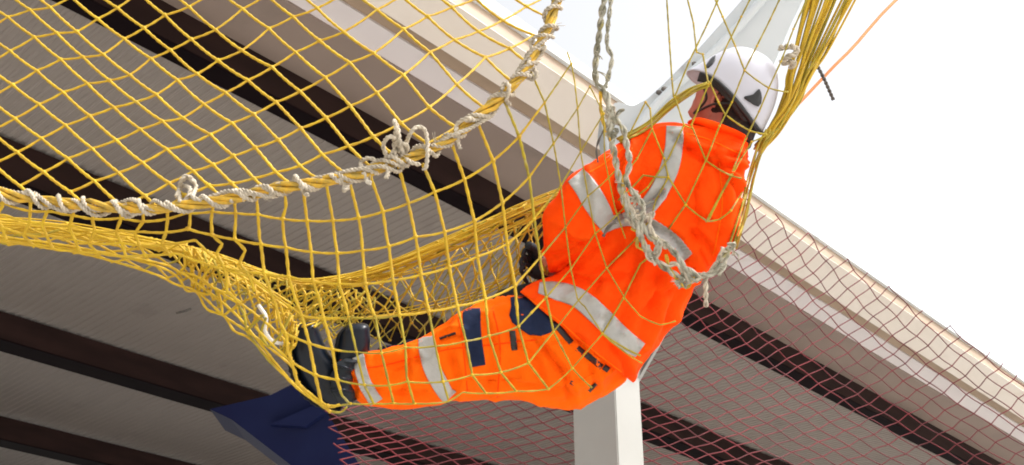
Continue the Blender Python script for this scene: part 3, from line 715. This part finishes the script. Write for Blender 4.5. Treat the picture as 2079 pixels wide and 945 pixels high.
for q in range(1, 10):
    x = 386 - 47 * q + 6 * math.sin(q * 3); y0 = ropey(x) + 2
    V['w%d' % q] = [(x, y0), (x - 4 + 5 * math.sin(q), y0 + 24), (x - 10 + 8 * math.sin(q * 2), y0 + 48), (x - 6 + 9 * math.cos(q * 2.3), y0 + 74), (x + 8, y0 + 98)]
strand_r = {'n': .9, 'y': .8, 'x': .75, 'z': .8}
for k, ch in V.items():
    if k == 'n': ch = ch[:3]
    d0 = Vector(ch[0]) - Vector(ch[1]); ch = [tuple(Vector(ch[0]) + d0.normalized() * 14)] + list(ch[1:]) if k in list('nmlkjihgfedcbaz') else ch
    strandtube(segs(ch, Dfront, 5), RW * strand_r.get(k, 1), 'yellow_olive' if k in list('xyza') else 'yellow', ham)
Lrow = lambda dy: [(x, ropey(x) + dy + 3 * math.sin(x * .05 + dy)) for x in (-85, -38, 10, 57, 104, 151, 198, 245, 292, 338)]
Hs = [
 Lrow(24) + [z1(60, 822), z1(192, 815), z1(304, 822), z1(410, 828), z1(528, 850), z1(645, 858), z1(770, 858), z1(893, 845), z1(1010, 815), z1(1132, 775), z3(195, 720), z3(338, 660), z3(475, 570), z3(600, 455), z3(722, 292), z3(850, 105)],
 Lrow(48) + [z2(75, 12), z2(190, 40), z2(300, 62), z2(425, 85), z2(545, 100), z2(665, 122), z2(790, 128), z2(912, 115), z2(1038, 95), z2(1166, 50), z3(243, 912), z3(385, 860), z3(520, 772), z3(648, 650), z3(765, 488), z3(880, 320), z3(940, 215)],
 Lrow(74) + [z2(110, 65), z2(262, 200), z2(440, 225), z2(558, 240), z2(675, 265), z2(800, 275), z2(925, 275), z2(1058, 258), z4(130, 232), z4(265, 195), z4(400, 145), z4(543, 85), z3(672, 850), z3(800, 690), z3(895, 528), z3(1005, 345)],
 Lrow(96) + [z2(20, 130), z2(370, 240), z2(475, 320), z2(590, 400), z2(622, 430), z2(725, 440), z2(845, 435), z2(975, 440), z2(1090, 425), z4(165, 408), z4(303, 382), z4(438, 350), z4(580, 285), z4(700, 150), z3(822, 890), z3(930, 740), z3(1060, 620)],
 [z2(520, 500), z2(655, 560), z2(768, 590), z2(883, 602), z2(1003, 608), z2(1118, 580), z4(192, 575), z4(345, 550), z4(455, 525), z4(597, 480), z4(730, 340), z4(848, 205), z3(965, 920), z3(1110, 790)],
 [z2(395, 480), z2(572, 650), z2(685, 712), z2(790, 735), z2(920, 760), z2(1040, 762), z4(60, 745), z4(235, 745), z4(375, 712), z4(512, 700), z4(645, 655), z4(765, 505), z4(880, 360), z4(1020, 200), z4(1110, 110)],
 [z2(600, 750), z2(745, 862), z2(855, 850), z2(965, 850), z2(1060, 848), z4(100, 850), z4(260, 840), z4(330, 795), z4(440, 800), z4(585, 790), z4(740, 780), z4(855, 680), z4(1000, 515)],
]
for i, ch in enumerate(Hs): strandtube(segs(ch, Dfront, 5), RW * (.8 if i < 6 else .75), 'yellow', ham)
seen = set()
for ch in list(V.values()) + Hs:
    pass
def near(a, b): return math.hypot(a[0] - b[0], a[1] - b[1]) < 4
allV = [p for ch in V.values() for p in ch]
for ch in Hs:
    for p in ch:
        if any(near(p, q) for q in allV) and p[0] > 362:
            h = hit(*p); D = Dfront(*p)
            if h and h[0] - .01 < D: D = h[0] - .01
            knots_lo.append(P(p[0], p[1], D - .001))
# net over the shoulders and helmet
over = [
 [z5(860, -260), z5(790, -110), z5(725, 20), z5(665, 138), z5(605, 290), z5(545, 405), z5(480, 570), z5(380, 785), z5(300, 900)],
 [z5(500, -260), z5(560, -120), z5(620, 20), z5(665, 138), z5(782, 222), z5(875, 242)],
 [z5(980, -240), z5(900, -60), z5(840, 95), z5(782, 222), z5(735, 335), z5(668, 470), z5(600, 640), z5(480, 865)],
 [z5(580, 355), z5(690, 427), z5(775, 445)],
 [z5(720, -260), z5(650, -120), z5(580, 20), z5(500, 200), z5(540, 290), z5(575, 355)],
 [z5(380, -250), z5(420, -90), z5(435, 50), z5(465, 60), z5(492, 205), z5(440, 330), z5(410, 400), z5(480, 570), z5(595, 640), z5(650, 655)],
 [z5(560, -250), z5(480, -70), z5(400, 95), z5(330, 265), z5(375, 400), z5(420, 420)],
 [z5(290, -240), z5(305, 0), z5(317, 180), z5(325, 265)], [z5(780, 445), z5(835, 410), z5(880, 320)], [z5(650, 560), z5(700, 480), z5(775, 445)],
 [z5(105, 460), z5(190, 290), z5(212, 320), z5(222, 420), z5(280, 560), z5(300, 650), z5(385, 785), z5(488, 862), z5(545, 852)],
 [z5(375, 400), z5(300, 560), z5(200, 700), z5(100, 770)],
 [z5(300, 650), z5(240, 760), z5(215, 850)],
 [z5(300, 650), z5(180, 640), z5(60, 760)],
 [z5(222, 420), z5(150, 560), z5(60, 680)],
 [z5(490, 862), z5(560, 720), z5(650, 560)],
 [z5(545, 852), z5(600, 810), z5(655, 720)],
 [z4(1020, 200), z4(1150, 70), z5(215, 850)], [z4(1000, 515), z4(1100, 345), z4(1181, 180), (1335, 505)], [z4(1000, 515), z4(1181, 620)],
]
Dov = lambda x, y: 3.22
for ch in over: strandtube(segs(ch, Dov, 6), RW * .98, 'yellow_olive', ham)
for ch in over:
    for p in ch[1:-1]:
        h = hit(*p); D = 3.22
        if h: D = min(D, h[0] - .01)
        knots_lo.append(P(p[0], p[1], D - .001))
knotmesh(knots_lo, .0066, 'yellow', ham)
# gathered bunches --------------------------------------------------
def bunch(name, a_pts, b_pts, n, r, m, jit=5, D=(3.05, 3.3), wav=3, cross=0):
    "n loose strands running between two guide curves"
    bm = bmesh.new(); L = []
    for k in range(n):
        t = random.random() if n > 6 else k / max(1, n - 1)
        ph = random.uniform(0, 9); t2 = min(1, max(0, t + random.uniform(-.25, .25))); Dk = random.uniform(*D)
        pts = []
        for i, (a, b) in enumerate(zip(a_pts, b_pts)):
            tt = t + (t2 - t) * i / (len(a_pts) - 1)
            x = a[0] + (b[0] - a[0]) * tt; y = a[1] + (b[1] - a[1]) * tt
            pts.append((x + random.uniform(-jit, jit), y + random.uniform(-jit, jit), Dk + random.uniform(-.02, .02)))
        L.append(drape(pts, 3.1, n=6))
    for p in L: tube(bm, p, r * random.uniform(.8, 1.15), 5)
    o = link(name, bm, m, ham); return o, L
rear_top = [(357, 496), (440, 517), (560, 556), (640, 568), (760, 543), (900, 487), (1040, 424), (1150, 380)]
def ytop0(x):
    for a, b in zip(rear_top, rear_top[1:]):
        if a[0] <= x <= b[0]: return a[1] + (b[1] - a[1]) * (x - a[0]) / (b[0] - a[0])
    return 380
# tight edge of the rear wall
def foldmesh(top, bot, nu, nv, D, r, m, amp=5, wig=.35, seed=0, D1=None):
    "diamond meshes squeezed between two guide curves: every twine zigzags from knot to knot"
    T = spline([Vector(p) for p in top], 24); B = spline([Vector(p) for p in bot], 24)
    def at_(G_, t): f = max(0, min(.9999, t)) * (len(G_) - 1); k = int(f); return G_[k].lerp(G_[k + 1], f - k)
    def node(a, b):
        t = (a + .5 * (b % 2)) / nu + .5 * wig / nu * noise.noise(Vector((a * .9, b * 1.3, seed)))
        v = b / nv + .6 / nv * noise.noise(Vector((a * .5, b * .8, seed + 9)))
        q = at_(T, t).lerp(at_(B, t), v)
        return (q.x + amp * noise.noise(Vector((a * 1.7, b * 1.1, seed + 20))), q.y + amp * noise.noise(Vector((a * 1.3, b * 1.9, seed + 30))), D + (D1 - D if D1 else 0) * v + .05 * noise.noise(Vector((a * .6, b * .6, seed + 40))))
    kn = []
    for a0 in range(-nv, nu + 1):
        for sgn in (1, -1):
            ch = []
            for b in range(nv + 1):
                a = a0 + (b // 2 if sgn > 0 else (nv // 2 - (b + 1) // 2))
                if 0 <= a <= nu: ch.append(node(a, b))
                elif ch: break
            if len(ch) > 1: strandtube(drape(ch, D, n=5), r, m if random.random() > .2 else 'yellow_olive', ham, 6)
    for a in range(nu):
        for b in range(nv + 1): q = node(a, b); kn.append((q[0], q[1], q[2]))
    bmk = bmesh.new()
    for n_, q in enumerate(kn):
        h = hit(q[0], q[1]); Dk = h[0] - .012 if h and h[0] - .012 < q[2] < h[0] + .15 else q[2]
        blob(bmk, P(q[0], q[1], Dk), r * 1.6, (1.2, 1, 1), n_)
    o = link('knots', bmk, m, ham); o['kind'] = 'stuff'
# rear edge and rear wall
foldmesh([(-90, 440), (130, 455)] + rear_top, [(-90, 455), (130, 475), (357, 515), (440, 540), (560, 576), (640, 588), (760, 566), (900, 512), (1040, 452), (1150, 405)], 26, 4, 3.46, .0034, 'yellow', 4, seed=1)
bunch('gathered_strands', [(-90, 438), (130, 453)] + rear_top, [(-90, 450), (130, 470), (357, 510), (440, 532), (560, 570), (640, 582), (760, 558), (900, 505), (1040, 445), (1150, 398)], 12, .0030, 'yellow', 3, (3.42, 3.5))
bunch('gathered_strands', [(600, 575), (760, 556), (900, 505), (1040, 445), (1145, 400)], [(600, 650), (760, 650), (900, 625), (1010, 585), (1100, 520)], 12, .0026, 'yellow', 6, (3.44, 3.56))
foldmesh([(600, 588), (760, 562), (900, 510), (1040, 450), (1150, 400)], [(600, 668), (760, 690), (880, 672), (990, 625), (1110, 560)], 16, 6, 3.50, .0031, 'yellow', 7, seed=5)
foldmesh([(640, 590), (760, 575), (900, 530), (1040, 470), (1150, 420)], [(640, 690), (740, 715), (850, 700), (960, 650), (1090, 575)], 12, 5, 3.60, .0025, 'yellow_olive', 10, seed=15)
# gathered layers from the left down to the boots
foldmesh([(-90, 442), (150, 462), (357, 494), (440, 522), (540, 560), (640, 590), (740, 592)], [(-90, 470), (150, 490), (357, 520), (430, 560), (510, 618), (590, 660), (700, 665)], 34, 6, 3.30, .0030, 'yellow', 9, seed=25)
foldmesh([(-90, 450), (150, 470), (357, 498), (400, 508), (470, 545), (540, 592), (590, 640), (606, 672)], [(-90, 485), (150, 515), (357, 566), (400, 590), (450, 622), (520, 672), (570, 712), (588, 728)], 24, 5, 3.12, .0033, 'yellow', 6, seed=35)
foldmesh([(440, 545), (560, 580), (660, 592), (760, 600)], [(480, 590), (560, 630), (640, 652), (760, 655)], 12, 3, 3.40, .0027, 'yellow_olive', 11, seed=45)
bunch('gathered_strands', [(-90, 446), (150, 466), (357, 496), (420, 515), (500, 552), (590, 610)], [(-90, 462), (150, 482), (357, 512), (430, 545), (510, 595), (590, 655)], 8, .0030, 'yellow', 5, (3.12, 3.25))
lo_left = [
 [(-90, 480), (140, 510), (300, 552), (357, 578), (400, 592), (452, 640), (500, 672), (545, 705), (590, 742), (602, 760)],
 [(-90, 470), (140, 500), (300, 535), (357, 560), (378, 590), (400, 594), (420, 628), (455, 642), (475, 672), (510, 690), (560, 745), (600, 785), (640, 815)],
 [(372, 500), (375, 540), (366, 552), (400, 562), (455, 600), (500, 625), (545, 660), (588, 700)],
 [(398, 510), (420, 545), (416, 575), (470, 600)],
 [(405, 592), (408, 570), (430, 540)], [(452, 642), (448, 610), (440, 590)], [(455, 640), (490, 615)], [(500, 672), (496, 640), (482, 618)], [(500, 672), (535, 640)],
 [(545, 705), (530, 680), (540, 645)], [(545, 705), (570, 680), (590, 640)],
 [(-90, 474), (140, 505), (300, 530), (357, 548), (420, 590), (480, 640), (530, 700), (570, 750), (612, 795), (665, 826), (690, 822)],
 [(500, 672), (520, 700), (548, 735), (575, 760)], [(430, 575), (425, 598), (405, 594)], [(640, 815), (665, 832), (690, 838), (705, 826)],
]
for ch in lo_left:
    strandtube(drape(ch, lambda x, y: 3.06 + .05 * math.sin(x * .02), n=5), RW * .85, 'yellow' if ch[0][0] < 500 else 'yellow_olive', ham)
# bunch rising past the helmet and down the worker's right side
bunch('gathered_strands', [(1650, -60), (1612, 93), (1600, 150), (1588, 205), (1560, 262), (1535, 300)], [(1770, -60), (1690, 93), (1655, 150), (1625, 205), (1580, 265), (1545, 310)], 15, .0042, 'yellow_olive', 4, (3.38, 3.46))
bunch('gathered_strands', [(1650, -60), (1612, 93), (1600, 150), (1588, 205), (1560, 262), (1535, 300)], [(1770, -60), (1686, 93), (1652, 150), (1622, 205), (1578, 265), (1542, 310)], 15, .0038, 'yellow', 5, (3.35, 3.42))
bunch('gathered_strands', [(1556, 265), (1536, 300), (1512, 370), (1503, 430), (1480, 500)], [(1568, 270), (1550, 310), (1532, 380), (1516, 440), (1494, 508)], 6, .0032, 'yellow_olive', 4, (3.25, 3.35))[0]
bunch('gathered_strands', [(1250, 282), (1310, 245), (1360, 205), (1400, 178), (1438, 166)], [(1262, 290), (1320, 262), (1372, 216), (1410, 190), (1442, 174)], 7, .0036, 'yellow_olive', 2, (3.25, 3.3))[0]

# ------------------------------------------------------------------ edge rope with lacing cord
er = thing('knotted_rope', P(720, 357, 3.05), 'yellow border rope wrapped with beige lacing cord, sagging from upper centre to the left', 'rope')
core_ = [(357, 420), (420, 410), (480, 402), (540, 388), (600, 378), (660, 368), (720, 357), (770, 340), (820, 325), (870, 305), (910, 285), (940, 262), (985, 225), (1020, 195), (1050, 165), (1075, 130), (1094, 92)]
corep = spline([Vector((x, y, min(Dupper(x, y), Dfront(x, y)) - .005)) for x, y in core], 6)
core3 = [P(*v) for v in corep]
for k, q in enumerate(plies(core3, .0115, 4, .26, off=.8, pr=.6, wob=.9)):
    bm = bmesh.new(); tube(bm, q, .0058 + .0008 * (k % 2), 7); link('rope_strand', bm, 'yellow_core', er)
# lacing: helix of uneven radius, two plies
def helix(path, r, pitch, ph, m, parent, cr_=.0052, name='lacing_cord', wob=.5, w2=0):
    pts = resample(path, .006); fr = frames(pts); q = []
    for i, (p, (t, a, b)) in enumerate(zip(pts, fr)):
        s = i * .006; ang = 2 * math.pi * s / pitch + ph + 1.6 * noise.noise(Vector((s * 6, ph, 0)))
        rr = r * (1 + wob * noise.noise(Vector((s * 11, ph + 3, 1))))
        q.append(p + (a * math.cos(ang) + b * math.sin(ang)) * rr + t * (.012 * noise.noise(Vector((s * 20, 5, ph)))))
    bm = bmesh.new(); twisted(bm, q, cr_, 2, .022, 5, pr=.66, off=.5); return link(name, bm, m, parent)
helix(core3, .0175, .085, 0, 'cord', er, .0058, wob=.9)
helix(core3, .0165, .12, 2.4, 'cord', er, .0052, wob=.9)
helix(core3, .0150, .30, 4.4, 'cord', er, .0055, wob=1.0)
def loops(cs, m, parent, r=.0058, name='cord_loop', D0=None, n=8):
    for ch in cs:
        pts = [P(x, y, (D0 or (min(Dupper(x, y), Dfront(x, y)) - .02)) + (.015 * math.sin(i * 2.1))) for i, (x, y) in enumerate(ch)]
        bm = bmesh.new(); twisted(bm, spline(pts, n), r, 2, .03, 6, pr=.68, off=.45); link(name, bm, m, parent)
loops([
 [(805, 325), (800, 290), (804, 262), (800, 246), (808, 262), (812, 290), (818, 310)],
 [(785, 318), (778, 295), (790, 278), (805, 285), (800, 305), (790, 322)],
 [(815, 318), (825, 290), (835, 268), (850, 258), (864, 268), (868, 300), (866, 335), (860, 345)],
 [(812, 312), (808, 300), (818, 292), (828, 300), (822, 318), (835, 330), (852, 335)],
 [(735, 345), (733, 330), (745, 322), (762, 326), (758, 338), (745, 345)],
 [(782, 330), (788, 350), (784, 362)], [(738, 350), (745, 368), (752, 372)],
 [(366, 412), (364, 385), (372, 360), (388, 362), (398, 380), (392, 400), (410, 408)], [(357, 400), (370, 378), (386, 384), (380, 402), (366, 415)], [(372, 366), (382, 360), (392, 370)],
 [(470, 410), (468, 395), (485, 388), (500, 396), (492, 408)], [(515, 400), (520, 382), (540, 378), (552, 390), (545, 402)],
 [(925, 268), (930, 250), (950, 240), (965, 246)], [(925, 270), (930, 288), (934, 302)], [(1018, 185), (1024, 170), (1034, 176), (1028, 205), (1036, 212)],
 [(1068, 150), (1082, 140), (1090, 152), (1080, 162), (1068, 156)], [(1072, 130), (1080, 108), (1078, 94)], [(1088, 130), (1098, 112), (1108, 94)],
 [(690, 362), (700, 375), (698, 388), (708, 380)], [(610, 378), (618, 392), (625, 396)],
], 'cord', er)

# ------------------------------------------------------------------ grey-green rope across the worker's back
gr = thing('knotted_rope', P(1300, 470, 3.1), 'twisted grey and beige rope hanging over the worker\'s back and knotted at his side', 'rope')
def rp(pts, r, m='greycord', n=2, pitch=.075, name='rope_strand', dflt=3.12):
    r *= .76; pts = [(x + random.uniform(-3.5, 3.5), y + random.uniform(-3.5, 3.5)) for x, y in pts]; path = drape(pts, dflt, gap=.02 + r, n=7)
    for q in plies(path, r, n, pitch, off=.62, pr=.6, wob=.3):
        bm = bmesh.new(); tube(bm, q, r * .62, 8, lambda t: 1 + .25 * noise.noise(Vector((t * 40, r * 900, 0)))); link(name, bm, m, gr)
rp([(1240, -60), (1228, 0), (1216, 92), (1211, 120), (1208, 148), (1216, 172), (1226, 188), (1236, 225), (1240, 262), (1246, 300), (1256, 345), (1262, 380), (1270, 420), (1290, 452), (1302, 486), (1322, 520), (1350, 545), (1384, 562), (1412, 568)], .0115)
rp([(1250, -60), (1240, 10), (1232, 92), (1240, 115), (1236, 145), (1228, 180)], .008)
rp([(1232, 190), (1246, 232), (1262, 262), (1274, 292), (1276, 330), (1274, 366), (1290, 398), (1308, 424), (1300, 452), (1318, 480), (1345, 490), (1372, 518), (1392, 545), (1425, 560), (1450, 548), (1468, 525), (1484, 505)], .0105)
rp([(1268, 395), (1282, 430), (1302, 445), (1320, 440), (1322, 470), (1340, 500), (1330, 525), (1352, 540), (1376, 536), (1402, 572), (1432, 556)], .0085, 'cord')
rp([(1276, 415), (1286, 452), (1306, 482), (1314, 520), (1334, 540)], .008, 'cord')
rp([(1244, 300), (1250, 340), (1262, 372), (1262, 410), (1276, 440)], .0075, 'yellow_core')
rp([(1218, 185), (1222, 230), (1226, 262), (1240, 290)], .006, 'yellow_core')
rp([(1434, 556), (1436, 590), (1432, 622)], .0085, 'cord', 2, .05, 'rope_tail')
rp([(1402, 545), (1425, 562), (1445, 548), (1462, 520), (1470, 506)], .008, 'cord')
rp([(1456, 560), (1472, 540), (1478, 520), (1492, 496), (1478, 498)], .008)
rp([(1216, 330), (1214, 300), (1224, 270), (1234, 262)], .004, 'darkcord')
rp([(1230, 250), (1246, 240), (1258, 228), (1264, 222)], .007)
rp([(1284, 462), (1296, 475), (1290, 500), (1306, 510)], .006, 'yellow_core')
rp([(1350, 520), (1362, 548), (1384, 575), (1398, 585), (1408, 560)], .006, 'yellow_core')
rp([(1222, 480), (1232, 462), (1246, 448)], .006, 'darkcord')
def mess(cx, cy, R_, n, r, m, seed):
    rnd = random.Random(seed)
    for _ in range(n):
        a = rnd.uniform(0, 6.28); pts = [(cx, cy)]; x, y = cx + rnd.uniform(-R_, R_) * .5, cy + rnd.uniform(-R_, R_) * .5; pts = [(x, y)]
        for k in range(5):
            a += rnd.uniform(.6, 1.6) * rnd.choice((1, 1, -1)); x += math.cos(a) * R_ * .6; y += math.sin(a) * R_ * .6
            x += (cx - x) * .25; y += (cy - y) * .25; pts.append((x, y))
        rp(pts, r, m, 2, .045, 'knot_loop')
for q, (cx_k, cy_k, R_k) in enumerate([(1236, 236, 22), (1240, 262, 20), (1300, 446, 26), (1330, 502, 22), (1398, 562, 24), (1470, 516, 20), (1282, 410, 18)]):
    mess(cx_k, cy_k, R_k, 3, .0065, ('cord', 'greycord', 'cord')[q % 3], q)
for q in range(46):                       # frayed ends along both ropes
    rnd = random.Random(100 + q)
    if q < 22:
        k = rnd.randrange(8, len(core3) - 2); c0 = core3[k]; own, mm = er, 'cord'
    else:
        L_ = [(1216, 120), (1208, 150), (1236, 225), (1246, 300), (1262, 380), (1290, 452), (1322, 520), (1384, 562), (1450, 548), (1484, 505), (1308, 424), (1345, 490)]
        x, y = L_[q % 12]; h = hit(x, y); c0 = P(x + rnd.uniform(-8, 8), y + rnd.uniform(-8, 8), min(3.1, h[0] - .03) if h else 3.1); own, mm = gr, 'greycord'
    v = (RT * rnd.uniform(-1, 1) + UP * rnd.uniform(-1, 1) - FWD * .3).normalized(); w2 = (RT * rnd.uniform(-1, 1) + UP * rnd.uniform(-1, .3)).normalized()
    L = rnd.uniform(.02, .045); bm = bmesh.new()
    for z in range(3):
        j_ = Vector((rnd.uniform(-1, 1), rnd.uniform(-1, 1), rnd.uniform(-1, 1))) * .006
        tube(bm, spline([c0, c0 + v * L * .5 + j_ * .5, c0 + v * L * .8 + w2 * L * .4 + j_ * 1.5], 4), .0016, 4, lambda t: 1 - .6 * t)
    link('frayed_end', bm, mm, own)
# white line lying in the hammock, left of the boots
wh = thing('white_cord', P(560, 690, 3.1), 'short white cord curling beside the left boot inside the net', 'cord')
bm = bmesh.new(); tube(bm, spline([P(525, 620, 3.12), P(540, 645, 3.1), P(538, 670, 3.1), P(552, 692, 3.1), P(580, 700, 3.14)], 8), .0058, 8); link('line', bm, 'whitecord', wh)
# upper right: thin orange line and a dark cord end tied on it, and the knot beside the helmet
ol = bmesh.new(); tube(ol, spline([P(2120, -60, 4.3), P(1900, -60 + 145, 4.1) if False else P(1880, -40, 4.1), P(1721, 108, 3.9), P(1665, 165, 3.85), P(1612, 220, 3.8), P(1560, 262, 3.75)], 6), .0058, 6); tag(link('orange_line', ol, 'thinorange'), 'thin orange line stretched against the sky to the right of the helmet', 'line')
dk = bmesh.new(); twisted(dk, spline([P(1660, 135, 3.8), P(1672, 158, 3.8), P(1682, 180, 3.8), P(1692, 203, 3.8)], 6), .0062, 2, .03); tag(link('cord_end', dk, 'darkcord'), 'loose dark grey cord end hanging across the thin orange line', 'cord')
kt = bmesh.new(); twisted(kt, spline([P(1582, 98, 3.34), P(1610, 95, 3.3), P(1618, 108, 3.3), P(1595, 118, 3.3), (P(1588, 128, 3.33)), P(1612, 126, 3.3), P(1606, 138, 3.33)], 8), .009, 2, .04)
tag(link('cord_knot', kt, 'cord'), 'beige cord knot on the gathered strands beside the top of the helmet', 'knot')
st = bmesh.new(); tube(st, [P(358, 636, 8.6), P(376, 632, 8.6), P(388, 627, 8.6)], .009, 6); tag(link('metal_hook', st, 'darkcord'), 'thin dark hook under the corrugated roof at the far left', 'hook')

# ------------------------------------------------------------------ red net behind, lower right
rn = thing('safety_net', P(1500, 700, 6), 'fine red net behind the worker stretched under the roof at lower right', 'safety net')
poly = [(2140, 800), (1722, 524), (1525, 398), (1380, 480), (1280, 650), (1160, 800), (650, 822), (705, 1000), (2140, 1000)]
def inside(x, y):
    c = False; n = len(poly)
    for i in range(n):
        x1, y1 = poly[i]; x2, y2 = poly[(i + 1) % n]
        if (y1 > y) != (y2 > y) and x < (x2 - x1) * (y - y1) / (y2 - y1) + x1: c = not c
    return c
def Fy(y): t = y - 420; return .42 * t + .0013 * t * t
def rednode(i, j):
    y = 600.0
    x = 0
    for _ in range(30):
        x = 1500 + 45 * i + Fy(y) - 110
        s = .80 - .00095 * (y - 420)
        yn = 430 + 25 * j - s * (x - 1500)
        y = .6 * y + .4 * yn
    return x, y
Dred = lambda x, y: 5.6 + .0009 * (x - 1300) + .12 * math.sin(x * .008) - .001 * (y - 600)
def redline(nodes):
    run = []; outl = []
    for p in nodes:
        if inside(*p): run.append(p)
        else:
            if len(run) > 1: outl.append(run)
            run = []
    if len(run) > 1: outl.append(run)
    for r_ in outl:
        p3 = spline([P(x, y, Dred(x, y)) for x, y in r_], 3)
        bm = bmesh.new(); tube(bm, p3, .0030, 5); link('strand', bm, 'red', rn)
def fine(fn, a, b, n=4):
    return [fn(a + (b - a) * k / n) for k in range(n)]
for i in range(-34, 18):
    redline([rednode(i + .06 * math.sin(j * 2.1), j) for j in [q * .5 for q in range(-60, 130)]])
for j in range(-40, 62):
    redline([rednode(i, j + .06 * math.cos(i * math.pi)) for i in [q * .5 for q in range(-70, 40)]])
